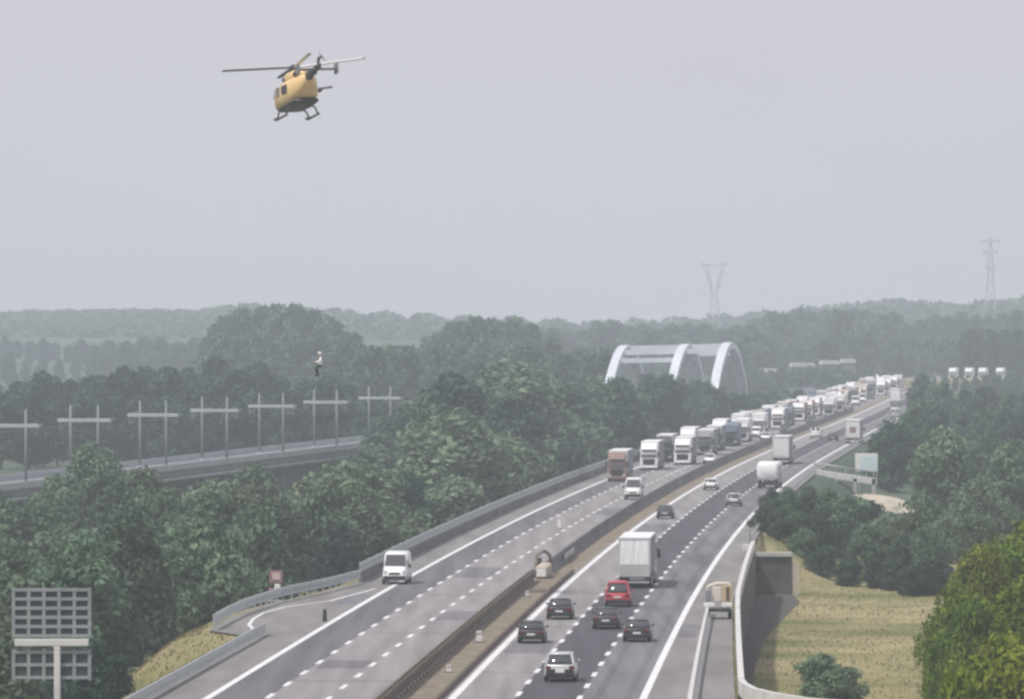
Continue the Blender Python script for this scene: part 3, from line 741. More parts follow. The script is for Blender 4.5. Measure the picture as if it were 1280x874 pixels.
# pale blue sign at the far right
Ys = 900.0; p0 = at(1083, 578, Ys); zg = ground_z(p0.x, Ys)
t = thing('road_sign', 'pale blue rectangular road sign in front of round dark tree', 'sign', (p0.x, Ys, zg))
m = MB(); m.box((0, 0, p0.z - zg), (3.1, .1, 2.5), bev=.03); pn = m.build('panel', M['plate'], t)
m = MB(); m.box((.25, -.06, p0.z - zg - .15), (2.2, .02, 1.8)); m.build('panel_face', M['sign_pale'], pn)
for sx in (-1, 1):
    m = MB(); m.box((sx, .1, (p0.z - zg) / 2 - .6), (.14, .14, p0.z - zg - 1.2)); m.build('post', M['steel'], t)
# side bridge parapet, pier and sand bank
Ys = 885.0; a, b = at(1018, 589, Ys), at(1096, 601, Ys)
t = thing('side_bridge', 'pale concrete side bridge with railing below the blue sign', 'bridge', (a.x, Ys, -4.5))
m = MB(); m.loft([[Vector((0, 0, a.z + 3.9)), Vector((0, 5, a.z + 3.9)), Vector((0, 5, a.z + 4.7)), Vector((0, 0, a.z + 4.7))],
                  [Vector((b.x - a.x, 0, b.z + 3.9)), Vector((b.x - a.x, 5, b.z + 3.9)), Vector((b.x - a.x, 5, b.z + 4.7)), Vector((b.x - a.x, 0, b.z + 4.7))]]); m.build('deck', M['conc_pale'], t)
for k in range(4):
    m = MB(); m.box((.4 + k * (b.x - a.x - .8) / 3, .3, 1.9), (.5, .6, 4.0)); m.build('pier', M['conc'], t)
m = MB(); m.tube([(0, .2, a.z + 5.6), (b.x - a.x, .2, b.z + 5.6)], .1, 6)
for k in range(7): q = k / 6; m.bar((q * (b.x - a.x), .2, a.z + 4.65 + (b.z - a.z) * q), (q * (b.x - a.x), .2, a.z + 5.6 + (b.z - a.z) * q), .06)
m.build('railing', M['steel'], t)
# sand bank: a rough mound
c = G(1085, 622, -2.5); m = MB(); n = 18; rr = random.Random(3); rings = []
for k, (s, z) in enumerate(((1, -2.4), (.85, -1.5), (.6, -.75), (.32, -.35), (.08, -.2))):
    rings.append([(c.x + s * 7 * math.cos(2 * math.pi * j / n) * rr.uniform(.85, 1.12), c.y + s * 10 * math.sin(2 * math.pi * j / n) * rr.uniform(.85, 1.12), -2.0 + z + rr.uniform(-.2, .2)) for j in range(n)])
m.loft(rings, 0, False); tag(m.build('sand_bank', M['sand']), kind='structure')
# tinted panel at the corner of the underpass
p0 = G(936, 692, -.3)
t = thing('noise_panel', 'small greenish glass panel at the corner above the wing wall', 'panel', (p0.x, p0.y, -.1), head(600))
for k in range(3):
    m = MB(); m.box((0, k * 1.6, .95), (.1, 1.5, 1.7)); m.build('pane', M['teal_glass'], t)
m = MB()
for k in range(4): m.box((0, k * 1.6 - .8, .95), (.14, .1, 2.0))
m.build('frame', M['steel'], t)
m = MB(); m.box((-.2, -.9, .3), (.7, .3, .7), bev=.05); m.build('end_block', M['conc_pale'], t)

# ------------------------------------------------------------------ railway viaduct, catenary, arch bridge
def rail(Y): return .14 * Y - 179.5
RD = Vector((.14, 1, 0)).normalized(); RN = Vector((RD.y, -RD.x, 0))
def RP(Y, lat, z): return Vector((rail(Y), Y, z)) + RN * lat
t = thing('railway_viaduct', 'long grey railway viaduct crossing the wood at the left', 'viaduct', RP(800, 0, -6))
def rsweep(name, y1, y2, prof, mt, parent):
    m = MB(); m.loft([[RP(y, a, b) - parent.location for a, b in prof] for y in (y1, y2)]); return m.build(name, mt, parent)
rsweep('deck', 640, 2200, [(-9.5, -2.4), (-.6, -2.4), (-.1, -1.4), (-.1, -.55), (-9.9, -.55), (-9.9, -1.4)], M['rail_wall'], t)
rsweep('parapet', 640, 2200, [(-.1, -.62), (.15, -.62), (.15, .25), (-.1, .25)], M['rail_cap'], t)
rsweep('far_parapet', 640, 2200, [(-10.1, -.62), (-9.9, -.62), (-9.9, .3), (-10.1, .3)], M['rail_cap'], t)
rsweep('lower_ledge', 640, 2200, [(-.098, -2.0), (.3, -2.0), (.3, -1.7), (-.098, -1.7)], M['rail_cap'], t)
pm = None
for y in np.arange(650, 2180, 32.0):
    if pm is None:
        m = MB(); m.box((0, 0, 0), (7.2, 2.2, 4.2), taper=.9); pm = m.build('pier', M['rail_wall'], t); o = pm
    else: o = pm.copy(); COL.objects.link(o); o.parent = t
    o.location = RP(y, -4.9, -4.5) - t.location; o.rotation_euler.z = -math.atan(.14)
# catenary portals
def portal(label):
    t = thing('catenary_portal', label, 'catenary portal', group='catenary portals along the railway viaduct')
    for lat in (-1.9, 1.9):
        m = MB(); m.tube([(lat, 0, 0), (lat, 0, 10.0)], .2, 8, r2=.15); m.build('mast', M['mast'], t)
        m = MB(); m.box((lat, 0, .35), (.7, .7, .7), bev=.06); m.build('mast_foot', M['rail_cap'], t)
    m = MB(); m.box((0, 0, 7.9), (7.4, .3, .5), bev=.05)
    for k in range(7): m.bar((-3.6 + k * 1.2, 0, 7.6), (-3.0 + k * 1.2, 0, 8.2), .05)
    m.build('crossbeam', M['rail_cap'], t)
    for lat in (-3.4, 3.4):
        m = MB(); m.bar((lat, 0, 7.7), (lat, 0, 6.6), .09); m.bar((lat, 0, 6.7), (lat * .72, 0, 7.5), .05); m.build('registration_arm', M['mast'], t)
    return t
lab = ['catenary portal at the left edge of picture', 'catenary portal above the lone tree by viaduct', 'second catenary portal right of the lone tree', 'catenary portal with tall masts right of the middle of viaduct',
       'fifth catenary portal from the left, below the wooded hill', 'catenary portal below the hanging rescuer', 'catenary portal at the right end where the wood begins']
p = portal(lab[0])
for k, px in enumerate((35, 125, 210, 286, 356, 423, 490)):
    c = p if k == 0 else dup(p)
    Y = 1459335 / (1778 - px); c.location = RP(Y, -2.2, -.55); c.rotation_euler.z = -math.atan(.14); c['label'] = lab[k]
# contact wires
for lat in (-5.4, 1.0):
    m = MB()
    for z in (6.2, 7.2):
        m.tube([RP(y, lat, z - .55 + (.25 * math.sin(y * .064) if z > 7 else 0)) for y in np.arange(650, 2000, 24.5)], .014, 4)
    tag(m.build('catenary_wire', M['mast']), 'thin overhead wires above the %s track of viaduct' % ('far' if lat < 0 else 'near'), 'wire')
# arch bridge: three parallel ribs with cross beams
Yb = 1560.0
t = thing('arch_bridge', 'white bridge with three tall arch ribs above the trees', 'arch bridge', (0, Yb, 0))
lib = []
axis = Vector((.105, 1, 0)).normalized()
def rib_pts(cx, rise, z0, half):
    c = Vector(((cx - 640) * Yb / F, Yb, 0)); L = []
    for k in range(25):
        s = -1 + 2 * k / 24
        L.append(c + axis * (half * s) + Vector((0, 0, z0 + rise * (1 - s * s))))
    return L
ribs = [rib_pts(782, 16.5, -2.3, 62), rib_pts(858, 16.8, -2.3, 62), rib_pts(911, 17.2, -2.3, 62)]
for L in ribs:
    m = MB(); rings = []
    for i, p_ in enumerate(L):
        d = (L[min(24, i + 1)] - L[max(0, i - 1)]).normalized(); u = d.cross(Vector((0, 0, 1))).normalized(); q = d.cross(u)
        rings.append([p_ + u * 1.0 + q * .75, p_ - u * 1.0 + q * .75, p_ - u * 1.0 - q * .75, p_ + u * 1.0 - q * .75])
    m.loft([[x - t.location for x in r] for r in rings]); rb = m.build('arch_rib', M['bridge_white'], t)
    for i in range(3, 22, 2):
        m = MB(); a = L[i] - t.location; m.bar(a, (a.x, a.y, -2), .12); m.build('hanger', M['mast'], rb)
for (i, A, B) in ((12, 0, 1), (12, 1, 2), (7, 0, 1), (9, 0, 1), (15, 0, 1), (9, 1, 2), (16, 1, 2)):
    m = MB(); a, b = ribs[A][i] - t.location, ribs[B][i] - t.location
    m.loft([[a + Vector((0, dy, dz)) for dy, dz in ((-.5, -.55), (.5, -.55), (.5, .55), (-.5, .55))], [b + Vector((0, dy, dz)) for dy, dz in ((-.5, -.55), (.5, -.55), (.5, .55), (-.5, .55))]])
    m.build('cross_beam', M['bridge_white'], t)
m = MB(); a0, a1 = ribs[0][0] - t.location, ribs[0][24] - t.location; b0, b1 = ribs[2][0] - t.location, ribs[2][24] - t.location
m.loft([[Vector((a0.x, a0.y, -2.2)), Vector((b0.x, b0.y, -2.2)), Vector((b0.x, b0.y, -.7)), Vector((a0.x, a0.y, -.7))], [Vector((a1.x, a1.y, -2.2)), Vector((b1.x, b1.y, -2.2)), Vector((b1.x, b1.y, -.7)), Vector((a1.x, a1.y, -.7))]])
m.build('deck', M['rail_wall'], t)
for L in ribs:
    for e in (0, 24):
        m = MB(); q = L[e] - t.location; m.box((q.x, q.y, -4.4), (2.4, 3, 4.2)); m.build('pier', M['rail_wall'], t)

# pale sheds beyond the arch bridge
for px, yt, wpx, lb_ in ((962, 459, 24, 'low pale shed nearest the arch bridge, half hidden by trees'), (1003, 452, 30, 'long pale shed roof in the middle of hazy trees'), (1037, 449, 22, 'pale shed roof right of the long one among hazy trees'), (1060, 447, 16, 'small pale shed roof at the right of hazy row'), (1094, 467, 30, 'pale shed close above the far end of the queue')):
    Y = 2110.0; p0 = at(px, yt, Y); zg = ground_z(p0.x, Y); W2 = wpx / 2 * Y / F; H_ = p0.z - zg
    t = thing('shed', lb_, 'shed', (p0.x, Y, zg - .2))
    m = MB(); m.box((0, 0, (H_ - 1.5) / 2), (2 * W2, 14, H_ - 1.5)); m.build('wall', M['rail_wall'], t)
    m = MB(); m.loft([[(-W2 - .3, y, H_ - 1.49), (W2 + .3, y, H_ - 1.49), (W2 * .9, y, H_ - .3), (-W2 * .9, y, H_ - .3)] for y in (-7.5, 7.5)]); m.build('roof', M['shed'], t)
    m = MB(); m.box((0, -7.05, 2), (2.4, .1, 4)); m.build('door', M['grey_matt'], t)
# ------------------------------------------------------------------ pylons
def pylon(label, px, ytop, Y, kind):
    p0 = at(px, ytop, Y); zg = ground_z(p0.x, Y); H = p0.z - zg
    t = thing('pylon', label, 'pylon', (p0.x, Y, zg))
    m = MB(); th = .22
    def leg(z, w): return [Vector((sx * w, sy * w, z)) for sx, sy in ((-1, -1), (1, -1), (1, 1), (-1, 1))]
    if kind == 'delta':
        zs = [0, H * .2, H * .36, H * .5, H * .6]; ws = [4.2, 3.3, 2.6, 2.0, 1.7]
    else:
        zs = [0, H * .2, H * .4, H * .55, H * .7, H * .85, H]; ws = [3.6, 2.9, 2.2, 1.7, 1.4, 1.1, .5]
    for i in range(len(zs) - 1):
        A, B = leg(zs[i], ws[i]), leg(zs[i + 1], ws[i + 1])
        for k in range(4):
            m.bar(A[k], B[k], th); m.bar(A[k], B[(k + 1) % 4], th * .6); m.bar(A[(k + 1) % 4], B[k], th * .6); m.bar(B[k], B[(k + 1) % 4], th * .6)
    m.build('lattice_body', M['pylon'], t)
    if kind == 'delta':
        for sx in (-1, 1):
            m = MB()
            for dy in (-.6, .6):
                m.bar((sx * 1.6, dy, H * .6), (sx * 4.2, dy, H * .84), th); m.bar((sx * .4, dy, H * .6), (sx * 3.0, dy, H * .86), th)
                m.bar((sx * 4.2, dy, H * .84), (sx * 3.2, dy, H * .97), th); m.bar((sx * 4.2, dy, H * .84), (sx * 6.4, dy, H), th)
                m.bar((sx * 1.6, dy, H * .6), (sx * 2.2, dy, H * .76), th * .6); m.bar((sx * 2.4, dy, H * .78), (sx * 3.6, dy, H * .80), th * .6)
            m.bar((sx * 3.4, 0, H * .97), (sx * 7.4, 0, H * .985), th * 1.5); m.build('arm', M['pylon'], t)
        m = MB(); m.bar((-3.4, 0, H * .965), (3.4, 0, H * .965), th); m.build('top_beam', M['pylon'], t)
    else:
        for z, L in ((H * .97, 5.6), (H * .84, 4.2), (H * .66, 3.0)):
            for sx in (-1, 1):
                m = MB(); m.bar((sx * .6, 0, z - 1.2), (sx * L, 0, z), th); m.bar((sx * .6, 0, z + .6), (sx * L, 0, z), th * 1.3)
                m.bar((sx * L, 0, z), (sx * L, 0, z - 2), th); m.build('arm', M['pylon'], t)
pylon('faint lattice pylon with forked head on the skyline', 893, 328, 3700, 'delta')
pylon('faint lattice pylon with stacked arms at the right of skyline', 1238, 298, 3900, 'stack')

# ------------------------------------------------------------------ trees
def crown_mesh(name, seed, H, R, n, leaf, mt, z0=.22, lobes=19, top=1.0, with_trunk=False, lr=.92):
    g = np.random.default_rng(seed)
    C = []; RR = []
    for k in range(lobes):
        u = g.random(); zz = z0 + (1 - z0) * (k + .5) / lobes
        prof = math.sin(math.pi * min(1, max(.0, (zz - z0) / (1 - z0) * .86 + .16))) ** .6 * (top if zz > .7 else 1)
        a = k * 2.4 + g.random() * .8
        rad_ = R * prof * (.22 + .58 * g.random())
        C.append((rad_ * math.cos(a), rad_ * math.sin(a), zz * H * .93)); RR.append(R * (.22 + .36 * g.random() ** .8) * (.75 + .25 * prof) * lr)
    C = np.array(C); RR = np.array(RR)
    idx = g.choice(lobes, n, p=RR ** 2 / (RR ** 2).sum())
    d = g.normal(size=(n, 3)); d /= np.linalg.norm(d, axis=1)[:, None]
    rad_ = RR[idx] * (1 - .5 * g.random(n) ** 2.2 + .13 * g.normal(size=n))
    pos = C[idx] + d * rad_[:, None] * np.array([1, 1, .85])
    pos[:, 2] = np.clip(pos[:, 2], H * z0 * .35, None)
    nr = d + .75 * g.normal(size=(n, 3)); nr /= np.linalg.norm(nr, axis=1)[:, None]
    a = np.cross(nr, g.normal(size=(n, 3))); a /= np.linalg.norm(a, axis=1)[:, None]
    b = np.cross(nr, a)
    s = leaf * (.38 + 1.25 * g.random(n) ** 1.6)[:, None]
    V4 = np.stack([pos - a * s, pos - b * s * .55 + nr * s * .12, pos + a * s, pos + b * s * .55 + nr * s * .12], 1).reshape(-1, 3)
    me = bpy.data.meshes.new(name)
    tv, tf = [], []
    if with_trunk:
        m = MB(); m.tube([(0, 0, 0), (0, 0, H * .5)], H * .02, 6, r2=H * .01); tv, tf = m.v, m.f
    nv = len(V4)
    me.vertices.add(nv + len(tv)); me.vertices.foreach_set('co', np.concatenate([V4, np.array(tv).reshape(-1, 3)]).ravel() if tv else V4.ravel())
    loops = list(range(nv)); starts = list(range(0, nv, 4)); mi = [0] * (nv // 4)
    for q in tf:
        starts.append(len(loops)); loops += [nv + i for i in q]; mi.append(1)
    me.loops.add(len(loops)); me.loops.foreach_set('vertex_index', loops)
    me.polygons.add(len(starts)); me.polygons.foreach_set('loop_start', starts)
    me.materials.append(mt); me.materials.append(M['bark']); me.polygons.foreach_set('material_index', mi)
    me.update(calc_edges=True); me.validate()
    return me
def trunk_mesh(seed, H, R):
    g = random.Random(seed); m = MB()
    m.tube([(0, 0, -.6), (.1, 0, H * .15), (.2 * g.uniform(-1, 1), .2 * g.uniform(-1, 1), H * .45), (.3 * g.uniform(-1, 1), 0, H * .8)], H * .028, 8, r2=H * .007)
    for k in range(6):
        a = k * 2.1 + g.random(); z = H * (.22 + .08 * k)
        m.tube([(0, 0, z), (R * .3 * math.cos(a), R * .3 * math.sin(a), z + H * .1), (R * .62 * math.cos(a), R * .62 * math.sin(a), z + H * .16)], H * .011, 6, r2=H * .003)
    me = bpy.data.meshes.new('trunk'); me.from_pydata(m.v, [], m.f); me.materials.append(M['bark']); me.polygons.foreach_set('use_smooth', [True] * len(m.f)); me.update()
    return me
TREES = {}
def variant(key, H, R, n, leaf, mt, cnt=3, **k):
    TREES[key] = [(crown_mesh('crown', hash((key, i)) % 1000 if False else sum(map(ord, key)) * 7 + i * 13, H, R, n, leaf, mt, **k), trunk_mesh(i + len(key), H, R), H, R) for i in range(cnt)]
variant('bush', 10, 4.6, 9000, .27, M['leaf_a'], 4, z0=.08)
variant('dark', 12, 5.0, 9000, .31, M['leaf_b'], 3, z0=.10)
variant('olive', 11, 4.8, 9500, .29, M['leaf_c'], 3, z0=.08)
variant('tall', 18, 6.0, 9000, .44, M['leaf_t'], 3, z0=.12, lobes=24)
variant('tall_dark', 18, 5.6, 9000, .44, M['leaf_b'], 3, z0=.12, lobes=24)
variant('lime', 9, 4.8, 20000, .18, M['leaf_d'], 3, z0=.05, lobes=34, lr=.68)
variant('yellow', 6, 3.0, 12000, .14, M['leaf_e'], 1, z0=.05, lobes=12)
NT = [0]
def tree(key, X, Y, H, label, group=None, wide=1.0, zb=None, cat='tree', name='tree', parts=True):
    cr, tr, h0, r0 = TREES[key][NT[0] % len(TREES[key])]; NT[0] += 1
    z = ground_z(X, Y) - .1 if zb is None else zb
    s = H / h0; rz = rng.uniform(0, 6.28)
    if parts:
        t = thing(name, label, cat, (X, Y, z), rz, group); t.scale = (s * wide, s * wide, s)
        for nm, me in (('crown', cr), ('trunk', tr)):
            o = bpy.data.objects.new(nm, me); COL.objects.link(o); o.parent = t
    else:
        t = bpy.data.objects.new(name, cr); COL.objects.link(t); t.location = (X, Y, z); t.rotation_euler = (0, 0, rz); t.scale = (s * wide, s * wide, s); tag(t, label, cat, group)
    return t
def tree_px(key, px, ytop, Y, label, group=None, wide=1.0, **k):
    p_ = at(px, ytop, Y); zb = ground_z(p_.x, Y) - .1
    return tree(key, p_.x, Y, max(3, p_.z - zb), label, group, wide, zb, **k)

# A: the wood below the motorway at the left
GA = 'trees of the low wood left of the motorway'
labA = {'bush': 'mid green bushy tree of the low wood left of the motorway', 'olive': 'pale olive tree of the low wood left of the motorway', 'dark': 'dark green tree of the low wood left of the motorway'}
n = 0
for Y in (415, 445, 480, 518, 560, 605, 655, 710):
    x = -.0787 * Y - 5
    xe = R0(Y) + LB(Y) - (13.5 if Y < 450 else 9.5 if Y < 520 else 6.0)
    while x < xe:
        X = x + rng.uniform(-1, 1); YY = Y + rng.uniform(-12, 12)
        px = 640 + F * X / YY
        key = rng.choice(('bush', 'bush', 'olive', 'dark')) if px > 130 else rng.choice(('olive', 'olive', 'bush'))
        if Y <= 450 and px > 150: key = 'dark'
        zt = rng.uniform(3.0, 5.4) - (2.0 if px < 120 and Y > 500 else 0) - (1.5 if Y < 450 else 0)
        if X - R0(YY) - LB(YY) > -9.5: zt = min(zt, rng.uniform(.5, 2.2))
        zb = ground_z(X, YY) - .3
        tree(key, X, YY, max(3.5, zt - zb), labA[key], GA, rng.uniform(.9, 1.2), zb); n += 1
        x += rng.uniform(4.4, 6.0)
tree_px('olive', 110, 556, 765, 'lone tall olive tree in front of the viaduct at the left', wide=.95)
tree_px('olive', 72, 590, 770, 'smaller olive tree at the left foot of lone tall tree', wide=1.0)
# low scrub between wood and viaduct
for k in range(12):
    X = -.0787 * 800 - 4 + k * 5.2; Y = 770 + rng.uniform(-15, 15) + k * 2
    tree('bush', X, Y, rng.uniform(3.0, 4.6), 'low green bush growing against the foot of the viaduct', 'bushes along the foot of the viaduct', 1.5, cat='bush', name='bush')
# C: dark trees behind the railway
GC = 'dark trees behind the railway viaduct'
for px, yt in ((-10, 476), (22, 470), (52, 462), (88, 470), (122, 462), (152, 455), (182, 458), (206, 450), (236, 458), (268, 446), (296, 456), (326, 454), (352, 470), (384, 474), (412, 470), (436, 478), (452, 492)):
    Y = rng.uniform(1240, 1330)
    tree_px('tall_dark', px, yt + rng.uniform(-3, 3), Y, 'dark hazy tree standing behind the railway viaduct', GC, rng.uniform(.95, 1.15))
for px in range(0, 470, 36):
    tree_px('tall_dark', px, 492 + rng.uniform(-6, 6), rng.uniform(1170, 1215), 'dark hazy tree standing behind the railway viaduct', GC, 1.15)
for px, yt, Y in ((112, 800, 398), (146, 822, 398)):
    tree_px('dark', px, yt, Y, labA['dark'], GA, 1.0)
# D: tall wood between railway and motorway
GD = 'tall trees of the wood behind the left roadside wall'
labD = {'tall': 'tall mid green tree of the wood behind the left roadside wall', 'tall_dark': 'tall dark tree of the wood behind the left roadside wall', 'olive': 'pale olive tree of the wood behind the left roadside wall', 'bush': 'mid green tree close behind the left roadside wall'}
def skyD(px): return float(np.interp(px, [460, 490, 520, 560, 600, 640, 700, 760, 800, 850, 880, 920], [560, 520, 490, 462, 452, 448, 455, 458, 462, 475, 500, 512]))
for Y in (620, 660, 705, 755, 810, 870, 935, 1005, 1085, 1180, 1280, 1390):
    xe = R0(Y) + LB(Y) - 6.5
    x0 = max((455 - 640) * Y / F, xe - 34 if Y < 700 else -1e9)
    x0 = max(x0, (455 - 640) * Y / F); x = x0
    while x < xe:
        X = x + rng.uniform(-1, 1); YY = Y + rng.uniform(-14, 14); px = 640 + F * X / YY
        frac = (Y - 560) / (1300 - 560)
        yb = 400 + F * (HC + .5) / YY                # foot row of the verge
        yt = max(skyD(px) + rng.uniform(0, 26), yb - rng.uniform(95, 150) * (620 / Y) ** .35)
        if xe - X < 6: yt = max(yt, yb - rng.uniform(25, 60))
        p_ = at(px, yt, YY)
        key = rng.choice(('tall', 'tall', 'tall_dark', 'olive')) if xe - X > 6 else rng.choice(('bush', 'olive', 'dark'))
        if 690 < px < 880 and key == 'olive': key = 'tall_dark'
        zb = ground_z(X, YY) - .3
        tree(key, X, YY, max(4, p_.z - zb), labD.get(key, 'dark green bush close behind the left roadside wall'), GD, rng.uniform(1.0, 1.25) * (1.25 if key in ('bush', 'dark', 'olive') else 1.0), zb)
        x += rng.uniform(6.5, 9.5) * (1 + Y / 2600)
# E, F, G: hazy groups of trees farther off
GE = 'hazy trees far beyond the railway'
def far(px, yt, Y, label, group, key='tall', wide=1.0): tree_px(key, px, yt, Y, label, group, wide, parts=False)
for px, yt in ((285, 392), (305, 384), (328, 380), (350, 378), (372, 380), (394, 384), (412, 394), (272, 405), (425, 410)):
    far(px, yt, rng.uniform(1900, 2050), 'tall hazy tree of the big clump on the skyline', 'trees of the big hazy clump', 'tall', .75)
for px in range(270, 440, 24): far(px, rng.uniform(415, 430), 1800, 'tall hazy tree of the big clump on the skyline', 'trees of the big hazy clump', 'tall', 1.0)
for px, yt in ((548, 412), (570, 400), (592, 396), (616, 394), (640, 396), (662, 404), (684, 418)):
    far(px, yt, rng.uniform(1800, 1950), 'tall hazy tree standing above the middle wood', 'hazy trees above the middle wood', 'tall', .85)
for px in range(440, 770, 22):
    far(px, rng.uniform(428, 446), rng.uniform(1500, 1700), 'hazy tree in the belt between viaduct and arch bridge', 'hazy belt of trees left of arch bridge', 'tall', 1.1)
for px in range(-10, 270, 21):
    far(px, 432 + rng.uniform(-6, 8) - (6 if px > 110 else -10), rng.uniform(2450, 2650), 'pale hazy tree at the left below the ridge', 'pale trees below the left ridge', 'tall', .95)
for px in range(690, 960, 19):
    far(px, rng.uniform(398, 414), rng.uniform(2500, 2750), 'hazy tree on the skyline behind arch bridge', 'skyline trees behind arch bridge', 'tall', .95)
for px in range(930, 1290, 17):
    yt = float(np.interp(px, [930, 980, 1040, 1100, 1130, 1160, 1290], [404, 386, 382, 386, 398, 392, 388]))
    far(px, yt + rng.uniform(-3, 6), rng.uniform(2500, 2900), 'hazy tree on the skyline at the right', 'skyline trees at the right', 'tall', .9)
for px in range(930, 1290, 21):
    far(px, rng.uniform(412, 430), rng.uniform(2250, 2400), 'hazy tree below the skyline at the right', 'hazy trees below the right skyline', 'tall', 1.2)
for px in (1214, 1234, 1256, 1272): far(px, 408 + rng.uniform(-3, 6), 2150, 'bluish dark tree above the far lorries', 'bluish trees above far lorries', 'tall_dark', .9)
for px in range(870, 1120, 18):
    far(px, rng.uniform(462, 474) - (px - 870) * .02, rng.uniform(2000, 2080), 'hazy tree in the hollow right of arch bridge', 'hazy trees right of arch bridge', 'tall', 1.2)
for px, yt in ((812, 466), (832, 468), (850, 470), (868, 474), (884, 479), (900, 484), (916, 488), (930, 492), (944, 496)):
    far(px, yt + rng.uniform(-3, 3), 1440, 'hazy tree in front of the feet of arch bridge', 'hazy trees before arch bridge', 'tall', .95)
for px in range(870, 1010, 16):
    Y = 1700; far(px, 494 - (px - 870) * .07, 1640, 'low hazy tree between arch bridge and queue', 'hazy trees behind the queue', 'tall', 1.3)
for px in range(1168, 1290, 13):
    far(px, 469 + rng.uniform(-2, 4), rng.uniform(1880, 1960), 'hazy tree close in front of the far lorries', 'hazy trees before the far lorries', 'tall', .8)
for px in range(940, 1110, 12):
    far(px, 459 + rng.uniform(-3, 4) + (8 if px > 1070 else 0), rng.uniform(2040, 2080), 'hazy tree close before the pale sheds', 'hazy trees before the pale sheds', 'tall', .7)
for k, px in enumerate(range(-10, 275, 16)):
    far(px, 424 + rng.uniform(-5, 9), rng.uniform(2850, 3000), 'pale hazy tree of the rear row at far left', 'rear row of pale trees at far left', 'tall_dark', 1.15)
for px, yt, Y in ((478, 520, 1060), (500, 508, 1040), (516, 500, 1075)):
    tree_px('tall', px, yt, Y, 'tall tree at the end of wood in front of last catenary portal', 'trees before the last catenary portal', 1.0)
for px, yt, Y in ((958, 662, 648), (974, 668, 640), (990, 664, 645), (1006, 672, 636), (966, 640, 668), (1000, 646, 662)):
    tree_px(rng.choice(('bush', 'dark')), px, yt, Y, 'green bush growing close to the edge of right carriageway', 'bushes at the edge of right carriageway', 1.3, cat='bush', name='bush')
# H: right side
GH = 'trees right of the motorway'
tree_px('dark', 1114, 530, 960, 'round dark green tree behind the pale blue sign', wide=1.15)
tree_px('dark', 1096, 556, 985, 'lower dark tree at the left flank of the round one', wide=1.1)
tree_px('olive', 1178, 536, 800, 'broad pale olive tree in the middle of the right side', wide=1.0)
tree_px('olive', 1262, 548, 780, 'pale olive tree at the right edge of picture', wide=1.0)
tree_px('olive', 1222, 600, 720, 'low olive tree in the gap between two pale olive trees', wide=1.2)
for px, yt, Y in ((1152, 466, 1400), (1178, 478, 1350), (1206, 486, 1320), (1234, 480, 1380), (1262, 492, 1300), (1285, 488, 1360), (1146, 500, 1180), (1172, 508, 1150), (1200, 505, 1180), (1230, 510, 1150), (1256, 512, 1120), (1284, 516, 1100), (1140, 540, 1040), (1215, 540, 1000), (1242, 545, 960)):
    tree_px(rng.choice(('tall', 'tall_dark', 'tall')), px, yt, Y, 'hazy green tree of the wood right of the motorway', GH, 1.0)
for px, yt, Y in ((966, 636, 700), (985, 618, 712), (1010, 610, 720), (1036, 612, 720), (1062, 618, 715), (1088, 624, 720), (1112, 640, 700), (975, 660, 672), (1000, 650, 680), (1028, 648, 675), (1056, 650, 680), (1084, 655, 670), (1108, 660, 670), (1136, 640, 690), (1160, 630, 690), (1190, 640, 680), (1220, 640, 670), (1130, 668, 655), (1160, 660, 650)):
    tree_px(rng.choice(('dark', 'bush', 'bush', 'olive')), px, yt, Y, 'dark green bushy tree beyond the dry field', 'dark bushy trees beyond the dry field', 1.1)
for px, yt, Y in ((1030, 702, 628), (1060, 706, 622), (1095, 712, 618), (1120, 716, 612), (1145, 712, 600), (1170, 700, 600)):
    tree_px('dark', px, yt, Y, 'low dark hedge bush along the far edge of dry field', 'hedge bushes at the field edge', 1.5, cat='bush', name='bush')
for px, yt, Y, wd in ((1196, 728, 425, .6), (1226, 684, 436, .62), (1262, 676, 442, .8), (1300, 640, 448, .9), (1178, 790, 400, .5), (1218, 742, 392, .6), (1248, 752, 398, .6), (1284, 724, 388, .75), (1196, 826, 384, .6), (1232, 806, 376, .55)):
    tree_px('lime', px, yt, Y, 'bright green leafy tree in the lower right corner', 'bright green trees at the lower right', wd)
tree_px('yellow', 1262, 792, 330, 'lime yellow bush at the very corner, nearest of the plants', wide=.85, cat='bush', name='bush')
for px, yt, Y in ((1030, 848, 440), (1050, 862, 425)):
    tree_px('olive', px, yt + 14, Y, 'small green shrub in the dry field', 'small shrubs in the dry field', 1.6, cat='shrub', name='shrub')

